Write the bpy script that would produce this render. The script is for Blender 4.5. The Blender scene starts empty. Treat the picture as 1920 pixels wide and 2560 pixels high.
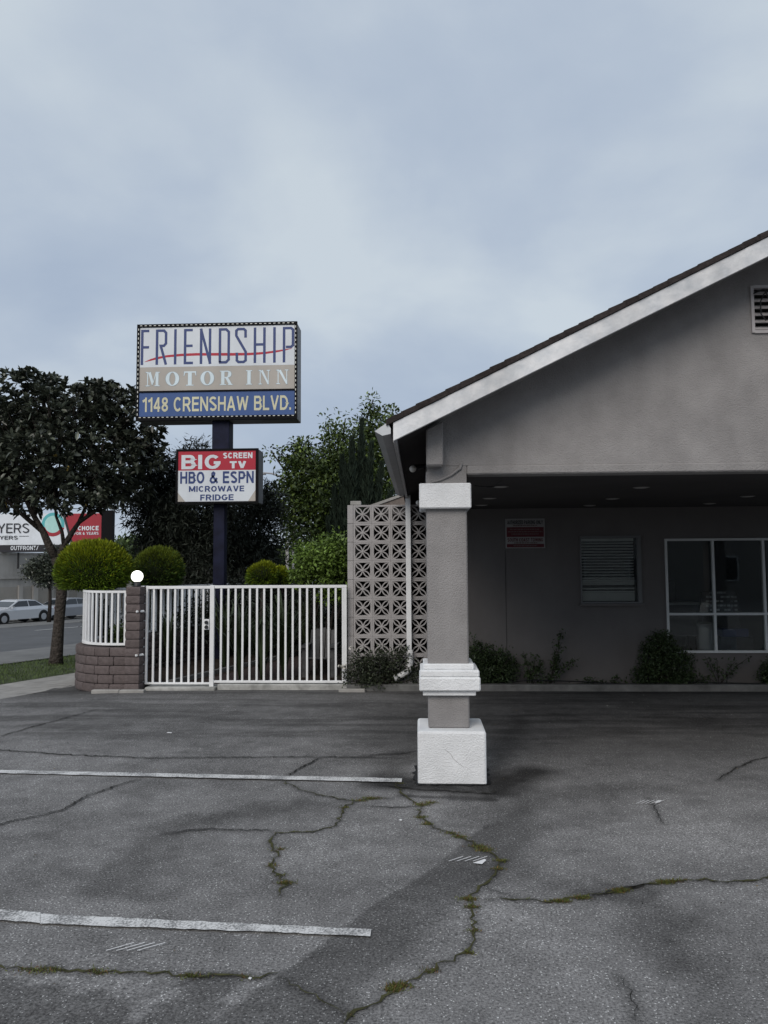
import bpy, bmesh, math, random
import numpy as np
from mathutils import Vector, Matrix
random.seed(7); RNG = np.random.default_rng(7)
R = math.radians
S = bpy.context.scene
COL = S.collection

# ------------------------------------------------------------------ camera
CAM_H = 1.9; FPX = 1923.0
cd = bpy.data.cameras.new('camera'); cam = bpy.data.objects.new('camera', cd); COL.objects.link(cam)
cd.sensor_fit = 'VERTICAL'; cd.sensor_height = 36.0; cd.lens = FPX/2560*36; cd.clip_start = .05; cd.clip_end = 3000
M3 = (Matrix.Rotation(R(2.68), 3, 'Z') @ Matrix.Rotation(R(94.0), 3, 'X') @ Matrix.Rotation(-0.006, 3, 'Z'))
cam.matrix_world = Matrix.Translation((0, 0, CAM_H)) @ M3.to_4x4()
S.camera = cam
S.render.resolution_x = 768; S.render.resolution_y = 1024
S.render.engine = 'CYCLES'

# ------------------------------------------------------------------ world, sun, exposure
SUN_EL, SUN_AZ = R(36), R(197)      # azimuth: direction the light comes from, clockwise from +Y
w = bpy.data.worlds.new('World'); S.world = w; w.use_nodes = True
nt = w.node_tree; nt.nodes.clear(); N = nt.nodes.new; Lk = nt.links.new
sky = N('ShaderNodeTexSky'); sky.sky_type = 'NISHITA'; sky.sun_disc = False
sky.sun_elevation = SUN_EL; sky.sun_rotation = SUN_AZ; sky.air_density = 1.0; sky.dust_density = 3.0; sky.ozone_density = 2.0
tc = N('ShaderNodeTexCoord'); sep = N('ShaderNodeSeparateXYZ'); Lk(tc.outputs['Generated'], sep.inputs[0])
zz = N('ShaderNodeMath'); zz.operation = 'MAXIMUM'; Lk(sep.outputs['Z'], zz.inputs[0]); zz.inputs[1].default_value = 0.0
za = N('ShaderNodeMath'); za.operation = 'ADD'; Lk(zz.outputs[0], za.inputs[0]); za.inputs[1].default_value = .32
dx = N('ShaderNodeMath'); dx.operation = 'DIVIDE'; Lk(sep.outputs['X'], dx.inputs[0]); Lk(za.outputs[0], dx.inputs[1])
dy = N('ShaderNodeMath'); dy.operation = 'DIVIDE'; Lk(sep.outputs['Y'], dy.inputs[0]); Lk(za.outputs[0], dy.inputs[1])
cx = N('ShaderNodeCombineXYZ'); Lk(dx.outputs[0], cx.inputs[0]); Lk(dy.outputs[0], cx.inputs[1]); cx.inputs[2].default_value = 8.3
n1 = N('ShaderNodeTexNoise'); n1.inputs['Scale'].default_value = 1.9; n1.inputs['Detail'].default_value = 7; n1.inputs['Roughness'].default_value = .50
n1.inputs['Distortion'].default_value = .15; Lk(cx.outputs[0], n1.inputs['Vector'])
cr = N('ShaderNodeValToRGB'); Lk(n1.outputs['Fac'], cr.inputs[0])
e = cr.color_ramp.elements
e[0].position = .34; e[0].color = (.345, .412, .515, 1)
e[1].position = .68; e[1].color = (.505, .565, .620, 1)
m_ = e.new(.5); m_.color = (.400, .465, .555, 1)
up = N('ShaderNodeVectorMath'); up.operation = 'SCALE'; Lk(cr.outputs[0], up.inputs[0]); up.inputs['Scale'].default_value = 10.0
mx = N('ShaderNodeMix'); mx.data_type = 'RGBA'; mx.inputs[0].default_value = .93
Lk(sky.outputs[0], mx.inputs[6]); Lk(up.outputs[0], mx.inputs[7])
bg = N('ShaderNodeBackground'); bg.inputs['Strength'].default_value = .1; Lk(mx.outputs[2], bg.inputs['Color'])
wo = N('ShaderNodeOutputWorld'); Lk(bg.outputs[0], wo.inputs['Surface'])
sd = bpy.data.lights.new('sun', 'SUN'); sun = bpy.data.objects.new('sun', sd); COL.objects.link(sun)
sd.energy = 1.5; sd.angle = R(40); sd.color = (1.0, .92, .84)
sdir = Vector((math.sin(SUN_AZ)*math.cos(SUN_EL), math.cos(SUN_AZ)*math.cos(SUN_EL), math.sin(SUN_EL)))
sun.rotation_euler = sdir.to_track_quat('Z', 'Y').to_euler(); sun.location = (0, -10, 30)
S.view_settings.view_transform = 'Standard'; S.view_settings.look = 'None'
S.view_settings.exposure = 0.25; S.view_settings.gamma = 1.0; S.view_settings.use_curve_mapping = False

# ------------------------------------------------------------------ measuring helpers
def ray(px, py): return M3 @ Vector(((px-960)/FPX, -(py-1280)/FPX, -1))
def at(px, py, Y):
    d = ray(px, py); return Vector((0, 0, CAM_H)) + d*(Y/d.y)
def gp(px, py, z=0.0):
    d = ray(px, py); return Vector((0, 0, CAM_H)) + d*((z-CAM_H)/d.z)
TH = R(19.2); SV = Vector((math.sin(TH), math.cos(TH), 0)); NV = Vector((-math.cos(TH), math.sin(TH), 0))
def st(a, w_, z=0.0): p = SV*a + NV*w_; return Vector((p.x, p.y, z))
GW = [9.62, 11.35, 14.2, 14.32, 14.33, 18.3, 41.3, 41.32, 41.45, 46.0]
GZ = [.07, -.007, -.07, -.072, -.20, -.27, -1.13, -1.0, -1.0, -.95]
def gz(a, w_): return float(np.interp(w_, GW, GZ)) - .013*a

# ------------------------------------------------------------------ materials
MATS = {}
def mat(name, col, rough=.8, var=.0, vscale=3.0, bump=0.0, bscale=40.0, spec=.3, metal=0.0, col2=None, detail=4.0, attr=None, objvar=0.0, bdist=.01, stain=0.0, emit=None, estr=0.0):
    if name in MATS: return MATS[name]
    m = bpy.data.materials.new(name); m.use_nodes = True; t = m.node_tree; b = t.nodes['Principled BSDF']
    b.inputs['Roughness'].default_value = rough; b.inputs['Specular IOR Level'].default_value = spec; b.inputs['Metallic'].default_value = metal
    c4 = (*col, 1); geo = t.nodes.new('ShaderNodeNewGeometry'); src = None
    if var > 0 or col2:
        nz = t.nodes.new('ShaderNodeTexNoise'); nz.inputs['Scale'].default_value = vscale; nz.inputs['Detail'].default_value = detail; nz.inputs['Roughness'].default_value = .6
        t.links.new(geo.outputs['Position'], nz.inputs['Vector'])
        rp = t.nodes.new('ShaderNodeValToRGB'); rp.color_ramp.elements[0].position = .32; rp.color_ramp.elements[1].position = .68
        a_ = tuple(c*(1-var) for c in col); b_ = tuple(min(1, c*(1+var)) for c in (col2 or col))
        rp.color_ramp.elements[0].color = (*a_, 1); rp.color_ramp.elements[1].color = (*b_, 1)
        t.links.new(nz.outputs['Fac'], rp.inputs[0]); src = rp.outputs[0]
    if src is None:
        rg = t.nodes.new('ShaderNodeRGB'); rg.outputs[0].default_value = c4; src = rg.outputs[0]
    if stain > 0:
        ms = t.nodes.new('ShaderNodeMapping'); ms.inputs['Scale'].default_value = (1.0, 1.0, .25); t.links.new(geo.outputs['Position'], ms.inputs[0])
        n2 = t.nodes.new('ShaderNodeTexNoise'); n2.inputs['Scale'].default_value = 2.3; n2.inputs['Detail'].default_value = 6; t.links.new(ms.outputs[0], n2.inputs['Vector'])
        mr = t.nodes.new('ShaderNodeMapRange'); mr.inputs[1].default_value = .35; mr.inputs[2].default_value = .75; mr.inputs[3].default_value = 1.0; mr.inputs[4].default_value = 1-stain
        t.links.new(n2.outputs['Fac'], mr.inputs[0])
        sc = t.nodes.new('ShaderNodeVectorMath'); sc.operation = 'SCALE'; t.links.new(src, sc.inputs[0]); t.links.new(mr.outputs[0], sc.inputs['Scale']); src = sc.outputs[0]
    if attr:
        at_ = t.nodes.new('ShaderNodeAttribute'); at_.attribute_name = attr
        sc = t.nodes.new('ShaderNodeVectorMath'); sc.operation = 'MULTIPLY'; t.links.new(src, sc.inputs[0]); t.links.new(at_.outputs['Color'], sc.inputs[1]); src = sc.outputs[0]
    if objvar > 0:
        oi = t.nodes.new('ShaderNodeObjectInfo'); mr = t.nodes.new('ShaderNodeMapRange'); mr.inputs[3].default_value = 1-objvar; mr.inputs[4].default_value = 1+objvar
        t.links.new(oi.outputs['Random'], mr.inputs[0]); sc = t.nodes.new('ShaderNodeVectorMath'); sc.operation = 'SCALE'
        t.links.new(src, sc.inputs[0]); t.links.new(mr.outputs[0], sc.inputs['Scale']); src = sc.outputs[0]
    t.links.new(src, b.inputs['Base Color'])
    if bump > 0:
        nb = t.nodes.new('ShaderNodeTexNoise'); nb.inputs['Scale'].default_value = bscale; nb.inputs['Detail'].default_value = 3.0
        t.links.new(geo.outputs['Position'], nb.inputs['Vector'])
        bp = t.nodes.new('ShaderNodeBump'); bp.inputs['Strength'].default_value = bump; bp.inputs['Distance'].default_value = bdist
        t.links.new(nb.outputs['Fac'], bp.inputs['Height']); t.links.new(bp.outputs[0], b.inputs['Normal'])
    if emit: b.inputs['Emission Color'].default_value = (*emit, 1); b.inputs['Emission Strength'].default_value = estr
    MATS[name] = m; return m

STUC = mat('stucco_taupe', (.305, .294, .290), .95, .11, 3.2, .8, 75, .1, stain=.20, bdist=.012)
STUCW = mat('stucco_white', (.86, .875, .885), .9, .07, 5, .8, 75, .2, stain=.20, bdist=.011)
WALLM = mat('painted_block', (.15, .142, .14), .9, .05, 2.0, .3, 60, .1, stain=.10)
BLOCKM = mat('breeze_block_paint', (.37, .355, .35), .92, .06, 9.0, .5, 90, .1, objvar=.05, stain=.08)
SLUMP = mat('slump_block', (.138, .114, .111), .92, .16, 14.0, .7, 45, .15, objvar=.10, bdist=.02, stain=.15)
MORTAR = mat('mortar', (.075, .06, .06), .95, .1, 20)
RAKEP = mat('weathered_white_board', (.74, .77, .80), .7, .12, 6, .7, 18, .3, col2=(.80, .80, .80), stain=.36)
SHING = mat('shingle_dark', (.040, .034, .033), .95, .3, 30, .6, 80, .1, objvar=.2)
SOFF = mat('soffit_shade_brown', (.035, .032, .033), .9, .1, 5, spec=.1)  # dark brown stands in for the shade under the eave
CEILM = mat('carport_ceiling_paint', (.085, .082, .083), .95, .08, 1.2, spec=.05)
WHITEP = mat('white_gloss_paint', (.84, .85, .855), .45, .05, 6, spec=.4, stain=.15)
WFRAME = mat('window_frame_paint', (.60, .62, .62), .5, .05, 5)
GUTM = mat('gutter_grey_metal', (.30, .30, .31), .5, .1, 4, spec=.4)
BLACKM = mat('black_painted_metal', (.012, .013, .015), .45, .1, 5, spec=.4)
NAVY = mat('navy_pole_paint', (.010, .012, .030), .6, .35, 5, spec=.15)
CABS = mat('cabinet_side_metal', (.15, .15, .155), .5, .25, 3, spec=.4)
CONC = mat('concrete', (.36, .35, .33), .95, .14, 5, .4, 60, .1, stain=.3)
CONCD = mat('old_concrete_kerb', (.17, .17, .165), .95, .2, 7, .5, 60, .1, stain=.4)
SOIL = mat('soil', (.045, .036, .030), 1, .35, 9, .9, 30, .02, bdist=.04)
BARK = mat('bark', (.058, .050, .044), .95, .45, 14, 1.0, 22, .1, bdist=.05)
BARKD = mat('bark_dark', (.035, .03, .027), .95, .25, 12, .8, 35, .1)
DARKIN = mat('interior_paint', (.16, .18, .19), .9)
def lm(name, col, rough=.5, spec=.3): return mat(name, col, rough, .12, 1.5, spec=spec, attr='tone')
LF_DARK = lm('leaf_dark_glossy', (.062, .072, .052), .36, .5)
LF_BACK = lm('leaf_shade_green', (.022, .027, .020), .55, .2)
LF_GREEN = lm('leaf_mid_green', (.062, .094, .028), .5)
LF_BRIGHT = lm('leaf_bright_green', (.100, .160, .028), .5)
LF_TOPI = lm('leaf_topiary', (.115, .175, .016), .6, .2)
LF_TOPI2 = lm('leaf_topiary_green', (.062, .105, .020), .6, .2)
LF_CYP = lm('leaf_cypress', (.026, .038, .026), .7, .1)
LF_ROSE = lm('leaf_rose', (.040, .050, .030), .5)
LF_SHADE = lm('leaf_hedge', (.035, .055, .022), .5)
LF_STRAP = lm('leaf_strap', (.035, .050, .022), .45)
PETAL = mat('rose_petal', (.78, .76, .72), .7)
GRASSM = lm('grass_blade', (.085, .125, .040), .6, .2)
WEEDM = lm('weed_blade', (.090, .092, .034), .6, .2)
TURF = mat('turf_soil', (.055, .070, .032), 1, .35, 3)

# ------------------------------------------------------------------ mesh helpers
class MB:
    def __init__(s): s.v = []; s.f = []
    def poly(s, pts): i = len(s.v); s.v += [tuple(p) for p in pts]; s.f.append(tuple(range(i, i+len(pts)))); return s
    def box(s, x0, x1, y0, y1, z0, z1):
        i = len(s.v)
        s.v += [(x0,y0,z0),(x1,y0,z0),(x1,y1,z0),(x0,y1,z0),(x0,y0,z1),(x1,y0,z1),(x1,y1,z1),(x0,y1,z1)]
        s.f += [tuple(i+k for k in q) for q in ((0,3,2,1),(4,5,6,7),(0,1,5,4),(1,2,6,5),(2,3,7,6),(3,0,4,7))]; return s
    def prism(s, prof, vec):                      # closed profile (list of 3d points) swept by vec
        n = len(prof); i = len(s.v); vec = Vector(vec)
        s.v += [tuple(p) for p in prof] + [tuple(Vector(p)+vec) for p in prof]
        s.f.append(tuple(range(i+n-1, i-1, -1))); s.f.append(tuple(range(i+n, i+2*n)))
        for k in range(n): k2 = (k+1) % n; s.f.append((i+k, i+k2, i+n+k2, i+n+k))
        return s
    def tube(s, pts, rad, n=8, caps=True):
        pts = [Vector(p) for p in pts]
        if not hasattr(rad, '__len__'): rad = [rad]*len(pts)
        i0 = len(s.v); prev = None
        for k, p in enumerate(pts):
            d = (pts[min(k+1, len(pts)-1)] - pts[max(k-1, 0)])
            d = d.normalized() if d.length > 1e-9 else Vector((0,0,1))
            if prev is None:
                u = d.orthogonal().normalized()
            else:
                u = (prev - d*prev.dot(d)); u = u.normalized() if u.length > 1e-6 else d.orthogonal().normalized()
            prev = u; v = d.cross(u)
            for j in range(n):
                a = 2*math.pi*j/n; s.v.append(tuple(p + (u*math.cos(a)+v*math.sin(a))*rad[k]))
        for k in range(len(pts)-1):
            for j in range(n):
                a = i0+k*n+j; b = i0+k*n+(j+1) % n; s.f.append((a, b, b+n, a+n))
        if caps: s.f.append(tuple(range(i0+n-1, i0-1, -1))); e_ = i0+(len(pts)-1)*n; s.f.append(tuple(range(e_, e_+n)))
        return s
    def lathe(s, c, prof, n=20):                  # prof: list of (r, z), axis +Z at c
        i0 = len(s.v)
        for r_, z in prof:
            for j in range(n): a = 2*math.pi*j/n; s.v.append((c[0]+r_*math.cos(a), c[1]+r_*math.sin(a), c[2]+z))
        for k in range(len(prof)-1):
            for j in range(n):
                a = i0+k*n+j; b = i0+k*n+(j+1) % n; s.f.append((a, b, b+n, a+n))
        s.f.append(tuple(range(i0+n-1, i0-1, -1))); e_ = i0+(len(prof)-1)*n; s.f.append(tuple(range(e_, e_+n))); return s
    def ribbon(s, pts, wd, y, depth=0):           # mitred stroke in the XZ plane, pts = (x,z)
        P = [Vector(p) for p in pts]; L = []; Rr = []
        for k, p in enumerate(P):
            d0 = (P[k]-P[k-1]).normalized() if k > 0 else (P[1]-P[0]).normalized()
            d1 = (P[k+1]-P[k]).normalized() if k < len(P)-1 else d0
            n0 = Vector((-d0.y, d0.x)); n1_ = Vector((-d1.y, d1.x)); m = (n0+n1_).normalized()
            h = (wd[k] if hasattr(wd, '__len__') else wd)/2/max(.45, m.dot(n0))
            L.append(p+m*h); Rr.append(p-m*h)
        for k in range(len(P)-1):
            s.poly([(L[k].x, y, L[k].y), (L[k+1].x, y, L[k+1].y), (Rr[k+1].x, y, Rr[k+1].y), (Rr[k].x, y, Rr[k].y)])
        return s

WL = {}
def setp(o, label=None, cat=None, group=None, kind=None):
    if label: o['label'] = label
    if cat: o['category'] = cat
    if group: o['group'] = group
    if kind: o['kind'] = kind
    return o
def root(name, loc, label, cat, group=None, rz=0.0):
    o = bpy.data.objects.new(name, None); o.empty_display_size = .2; COL.objects.link(o)
    o.location = loc; o.rotation_euler = (0, 0, rz); WL[o.name] = Vector(loc); return setp(o, label, cat, group)
def sub(name, parent):                            # an Empty part holding sub-parts
    o = bpy.data.objects.new(name, None); COL.objects.link(o); o.parent = parent; WL[o.name] = WL[parent.name].copy(); return o
def mk(name, mb, m, parent=None, local=False, loc=None, smooth=False, bevel=0.0, label=None, cat=None, group=None, kind=None, merge=False):
    base = Vector((0, 0, 0))
    if parent is not None and not local: base = WL[parent.name]
    off = Vector(loc) if loc is not None else Vector((0, 0, 0))
    me = bpy.data.meshes.new(name)
    me.from_pydata([tuple(Vector(v)-base-off) for v in mb.v], [], mb.f); me.validate()
    if bevel > 0 or merge:
        bm = bmesh.new(); bm.from_mesh(me)
        if merge: bmesh.ops.remove_doubles(bm, verts=bm.verts, dist=1e-4)
        if bevel > 0: bmesh.ops.bevel(bm, geom=list(bm.edges), offset=bevel, segments=2 if bevel > .012 else 1, affect='EDGES', profile=.5)
        bm.to_mesh(me); bm.free()
    if smooth: me.polygons.foreach_set('use_smooth', [True]*len(me.polygons))
    me.materials.append(m)
    o = bpy.data.objects.new(name, me); COL.objects.link(o)
    if parent is not None: o.parent = parent
    o.location = off; WL[o.name] = base + off
    return setp(o, label, cat, group, kind)
def inst(src, loc, parent=None, rz=0.0, scale=None):
    o = src.copy(); COL.objects.link(o); o.parent = parent; o.location = loc; o.rotation_euler = (0, 0, rz)
    if scale: o.scale = scale
    return o
def np_mesh(name, V, Fq, m, tone=None, parent=None, kind=None, smooth=False, **kw):
    me = bpy.data.meshes.new(name); n = len(V); k = Fq.shape[1]; nf = len(Fq)
    base = np.array(WL[parent.name]) if parent is not None else np.zeros(3)
    me.vertices.add(n); me.vertices.foreach_set('co', (V-base).astype(np.float32).ravel())
    me.loops.add(nf*k); me.loops.foreach_set('vertex_index', Fq.astype(np.int32).ravel())
    me.polygons.add(nf); me.polygons.foreach_set('loop_start', (np.arange(nf)*k).astype(np.int32)); me.polygons.foreach_set('loop_total', np.full(nf, k, np.int32))
    me.update(calc_edges=True); me.validate()
    if tone is not None:
        ca = me.color_attributes.new('tone', 'FLOAT_COLOR', 'POINT'); buf = np.ones((n, 4), np.float32)
        buf[:, :3] = tone if tone.ndim == 2 else tone[:, None]; ca.data.foreach_set('color', buf.ravel())
    if smooth: me.polygons.foreach_set('use_smooth', np.ones(nf, bool))
    me.materials.append(m); o = bpy.data.objects.new(name, me); COL.objects.link(o)
    if parent is not None: o.parent = parent
    WL[o.name] = Vector(base)
    return setp(o, kind=kind, **kw)
def unit(a): return a/np.maximum(1e-9, np.linalg.norm(a, axis=1, keepdims=True))
def leaves(P, D, Lr, Wr, fold=.25, up=(0, 0, 1), roll=.6, droop=0.0):
    n = len(P); D = unit(D); upv = np.tile(np.array(up, float), (n, 1)) + RNG.normal(0, roll, (n, 3))
    Sd = unit(np.cross(D, upv)); Nn = np.cross(Sd, D)
    L = RNG.uniform(*Lr, n)[:, None]; W = RNG.uniform(*Wr, n)[:, None]
    V = np.empty((n, 4, 3)); V[:, 0] = P; V[:, 1] = P+D*L*.5+Sd*W*.5+Nn*W*fold
    V[:, 2] = P+D*L; V[:, 2, 2] -= (L*droop)[:, 0]; V[:, 3] = P+D*L*.5-Sd*W*.5+Nn*W*fold
    i = np.arange(n)[:, None]*4; F = np.concatenate([i+np.array([[0, 1, 2]]), i+np.array([[0, 2, 3]])], 1).reshape(-1, 3)
    return V.reshape(-1, 3), F
def leaves_round(P, D, Lr, Wr, fold=.2, roll=.4, droop=.1):
    n = len(P); D = unit(D); upv = np.tile(np.array([0, 0, 1.0]), (n, 1)) + RNG.normal(0, roll, (n, 3)); Sd = unit(np.cross(D, upv)); Nn = np.cross(Sd, D)
    L = RNG.uniform(*Lr, n)[:, None]; W = RNG.uniform(*Wr, n)[:, None]; V = np.empty((n, 6, 3)); V[:, 0] = P; V[:, 3] = P+D*L; V[:, 3, 2] -= (L*droop)[:, 0]
    V[:, 1] = P+D*L*.33+Sd*W*.46+Nn*W*fold; V[:, 2] = P+D*L*.72+Sd*W*.42+Nn*W*fold; V[:, 5] = P+D*L*.33-Sd*W*.46+Nn*W*fold; V[:, 4] = P+D*L*.72-Sd*W*.42+Nn*W*fold
    V[:, 2, 2] -= (L*droop*.5)[:, 0]; V[:, 4, 2] -= (L*droop*.5)[:, 0]
    i = np.arange(n)[:, None]*6; F = np.concatenate([i+np.array([[0, 1, 2, 3]]), i+np.array([[0, 3, 4, 5]])], 1).reshape(-1, 4); return V.reshape(-1, 3), F
def tones(n, per, lo=.55, hi=1.5, tint=None):
    t = RNG.uniform(lo, hi, n); T = np.repeat(t, per)[:, None]*np.ones((1, 3))
    if tint is not None: T = T*np.repeat(tint, per, 0)
    return T
def rdir(n): return unit(RNG.normal(0, 1, (n, 3)))

# ------------------------------------------------------------------ ground, lot, street
def strip(name, w0, w1, a0, a1, m, dz=0.0, nw=1, label=None, n=40, **kw):
    mb = MB()
    for i in range(n):
        for j in range(nw):
            aa, ab = a0+(a1-a0)*i/n, a0+(a1-a0)*(i+1)/n; wa, wb = w0+(w1-w0)*j/nw, w0+(w1-w0)*(j+1)/nw
            mb.poly([st(aa, wa, gz(aa, wa)+dz), st(aa, wb, gz(aa, wb)+dz), st(ab, wb, gz(ab, wb)+dz), st(ab, wa, gz(ab, wa)+dz)])
    return mk(name, mb, m, kind='structure', merge=True, **kw)
g = MB()
def gground(x, y):
    p = Vector((x, y, 0)); a = max(-60, min(200, p.dot(SV))); w_ = p.dot(NV)
    return -.30 if w_ < 9 else min(-.30, gz(a, w_)-.25)
gx = [-900, -400, -200, -120, -80, -60, -45, -35, -28, -22, -17, -13, -9, -5, 0, 10, 40, 120, 400, 900]
gy = [-500, -200, -60, -30, -10, 0, 6, 12, 18, 24, 30, 38, 48, 60, 80, 110, 160, 250, 500, 1200]
for i in range(len(gx)-1):
    for j in range(len(gy)-1):
        q = [(gx[i], gy[j]), (gx[i+1], gy[j]), (gx[i+1], gy[j+1]), (gx[i], gy[j+1])]
        g.poly([(x, y, gground(x, y)) for x, y in q])
mk('ground', g, mat('dry_ground', (.09, .085, .07), 1, .2, .4), kind='structure', merge=True)
ROADM = mat('road_asphalt', (.105, .108, .112), .9, .10, .6, .3, 60, .2, stain=.15)
ROADL = mat('road_worn_asphalt', (.175, .175, .17), .9, .14, .9, .3, 60, .2, stain=.15)
strip('road', 14.33, 41.3, -60, 200, ROADM, nw=3)
strip('parking_lane', 14.34, 18.3, -60, 200, ROADL, .012)
strip('far_lane', 33.5, 41.28, -60, 200, ROADL, .012, nw=2)
strip('sidewalk', 9.62, 11.35, -8, 60, CONC, nw=1)
strip('verge', 11.352, 14.18, -30, 90, TURF, 0.0)
strip('kerb', 14.18, 14.332, -60, 120, CONCD, .012)
mb = MB()
for i in range(30):
    aa, ab = -60+6*i, -54+6*i
    mb.poly([st(aa, 14.332, gz(aa, 14.3)+.012), st(ab, 14.332, gz(ab, 14.3)+.012), st(ab, 14.334, gz(ab, 14.34)-.02), st(aa, 14.334, gz(aa, 14.34)-.02)])
    mb.poly([st(aa, 41.3, gz(aa, 41.3)-.02), st(aa, 41.302, gz(aa, 41.4)), st(ab, 41.302, gz(ab, 41.4)), st(ab, 41.3, gz(ab, 41.3)-.02)])
mk('kerb_face', mb, CONCD, kind='structure')
strip('far_sidewalk', 41.31, 46.5, -60, 200, CONC, .004)
LINEW = mat('road_marking_white', (.6, .6, .58), .8, .15, 5)
for k in range(-3, 12):
    strip('lane_line', 28.0, 28.18, 3+12*k, 7.5+12*k, LINEW, .03, n=1)

# parking lot: dense grid with tone computed from stains, plus painted shade under the carport roof
def axis(segs):
    out = []
    for a, b, s_ in segs: out += list(np.arange(a, b-1e-6, s_))
    return np.array(out+[segs[-1][1]])
AX = axis([(-12, -6, .25), (-6, -4, .06), (-4, 4, .03), (4, 6, .06), (6, 22, .5)]); AY = axis([(-25, 2, .6), (2, 2.8, .1), (2.8, 9, .03), (9, 12.2, .045), (12.2, 15.8, .3)])
GX, GY = np.meshgrid(AX, AY, indexing='xy')
def vnoise(x, y, sc, seed, octv=4):
    r_ = np.zeros_like(x); amp = 1; tot = 0
    for o in range(octv):
        rg = np.random.default_rng(seed+o); T = rg.random((257, 257)); T[-1] = T[0]; T[:, -1] = T[:, 0]
        u = (x*sc*2**o + 31.7*o) % 256; v = (y*sc*2**o + 17.3*o) % 256
        i = u.astype(int); j = v.astype(int); fu = u-i; fv = v-j; fu = fu*fu*(3-2*fu); fv = fv*fv*(3-2*fv)
        r_ += amp*((T[j, i]*(1-fu)+T[j, i+1]*fu)*(1-fv)+(T[j+1, i]*(1-fu)+T[j+1, i+1]*fu)*fv); tot += amp; amp *= .55
    return r_/tot
def seg_d(x, y, P):
    d = np.full(x.shape, 1e9)
    for (ax, ay), (bx, by) in zip(P[:-1], P[1:]):
        vx, vy = bx-ax, by-ay; t = np.clip(((x-ax)*vx+(y-ay)*vy)/(vx*vx+vy*vy+1e-12), 0, 1)
        d = np.minimum(d, np.hypot(x-ax-t*vx, y-ay-t*vy))
    return d
def sdpoly(x, y, P):                      # signed: negative inside
    d = seg_d(x, y, P+[P[0]]); ins = np.zeros(x.shape, bool)
    for (ax, ay), (bx, by) in zip(P, P[1:]+[P[0]]):
        c = ((ay > y) != (by > y)) & (x < (bx-ax)*(y-ay)/(by-ay+1e-12)+ax); ins ^= c
    return np.where(ins, -d, d)
def W2(pts): return [tuple(gp(*p)[:2]) for p in pts]
nzA = vnoise(GX, GY, .55, 1); nzB = vnoise(GX, GY, 3.0, 9); nzC = vnoise(GX*.5, GY*1.6, 1.4, 21); nzD = vnoise(GX, GY, 9, 33, 3)
nzS = vnoise(GX*.35, GY*3.0, 1.6, 51)
nzE = vnoise(GX, GY, 16, 133, 2)
T = .98 + .55*(nzA-.5) + .50*(nzB-.5) + .35*(nzC-.5) + .38*(nzD-.5) + .22*(nzE-.5)
def sstep(a, b, v): t = np.clip((v-a)/(b-a), 0, 1); return t*t*(3-2*t)
wob = (nzB-.5)*.16 + (nzD-.5)*.09
PATCH = W2([(1174,2091),(1319,1998),(1365,2073),(1284,2172),(1203,2212),(1157,2259),(1047,2334),(1006,2403),(908,2476),(875,2620),(440,2620),(690,2443),(928,2270),(1100,2161)])
dL = seg_d(GX, GY, W2([(1174,2091),(1100,2161),(928,2270),(690,2443),(440,2620)])); sof = .012+.16*sstep(.22, .55, dL)
sdp = sdpoly(GX, GY, PATCH); T *= 1-.46*sstep(1, -1, (sdp+wob*(.2+2.0*sof))/sof)*(.62+.62*nzB)
P2 = W2([(-400,2400),(0,2449),(86,2462),(318,2509),(292,2700),(-400,2700)])
T *= 1-.40*sstep(.02, -.03, sdpoly(GX, GY, P2)+wob*1.3)
P3 = W2([(380,2500),(470,2470),(600,2455),(560,2520),(470,2600),(330,2600)])
T *= 1-.38*sstep(.02, -.03, sdpoly(GX, GY, P3)+wob*2.6)
def streak(pts, wd, k, soft=1.0):
    global T
    T *= 1-k*sstep(wd*(1+soft), wd*.2, seg_d(GX, GY, W2(pts))+wob*.8)*(.5+nzB)
streak([(250,2230),(330,2150),(480,2050),(760,2010)], .12, .30)
streak([(330,2245),(375,2245)], .07, .34); streak([(560,2050),(900,2010)], .16, .14)
streak([(1585,2259),(1640,2330),(1683,2420)], .11, .28); streak([(1720,2290),(1760,2420),(1800,2600)], .12, .16)
streak([(960,1955),(1230,1975),(1330,1930)], .16, .75, 1.4); streak([(1010,1990),(1240,2000)], .05, .6, .8); streak([(1215,1960),(1260,1880),(1300,1800)], .10, .34, 1.6); streak([(960,1960),(1000,1880)], .12, .36, 1.5); streak([(1200,2040),(1320,1990),(1500,1985)], .16, .30, 1.5)
streak([(1400,2060),(1540,2040)], .10, .2); streak([(0,2240),(150,2190)], .15, .12)
streak([(870,1760),(1000,1800),(960,1850)], .35, .22); streak([(1500,1960),(1700,1985)], .1, .15)
streak([(1480,2240),(1600,2225)], .06, .35)
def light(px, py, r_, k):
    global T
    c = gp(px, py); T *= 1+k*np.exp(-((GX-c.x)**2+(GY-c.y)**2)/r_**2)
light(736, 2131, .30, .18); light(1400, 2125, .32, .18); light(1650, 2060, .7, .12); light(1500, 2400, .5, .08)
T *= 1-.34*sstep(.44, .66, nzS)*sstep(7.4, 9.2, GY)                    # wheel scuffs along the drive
T *= 1-.16*sstep(7.5, 10, GY+wob*3); T *= 1-.34*sstep(10.9, 12.1, GY+wob*3)                                  # darker with depth, then again near the kerb
T *= 1-.42*sstep(6.9, 8.6, GY+wob*3)*sstep(-.9, .9, GX+wob*3)          # carport shade painted into the tone under the roof
T = np.clip(T*1.12, .22, 1.8)
Wd = GX*NV.x+GY*NV.y; Al = GX*SV.x+GY*SV.y
zs = np.interp(Wd, GW, GZ)-.013*Al
bl = sstep(7.6, 9.7, Wd); GZz = bl*zs + (nzA-.5)*.012*(1-bl)
keep = Wd <= 9.8
V = np.stack([GX, GY, GZz], -1).reshape(-1, 3); nx = len(AX); ny = len(AY)
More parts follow.
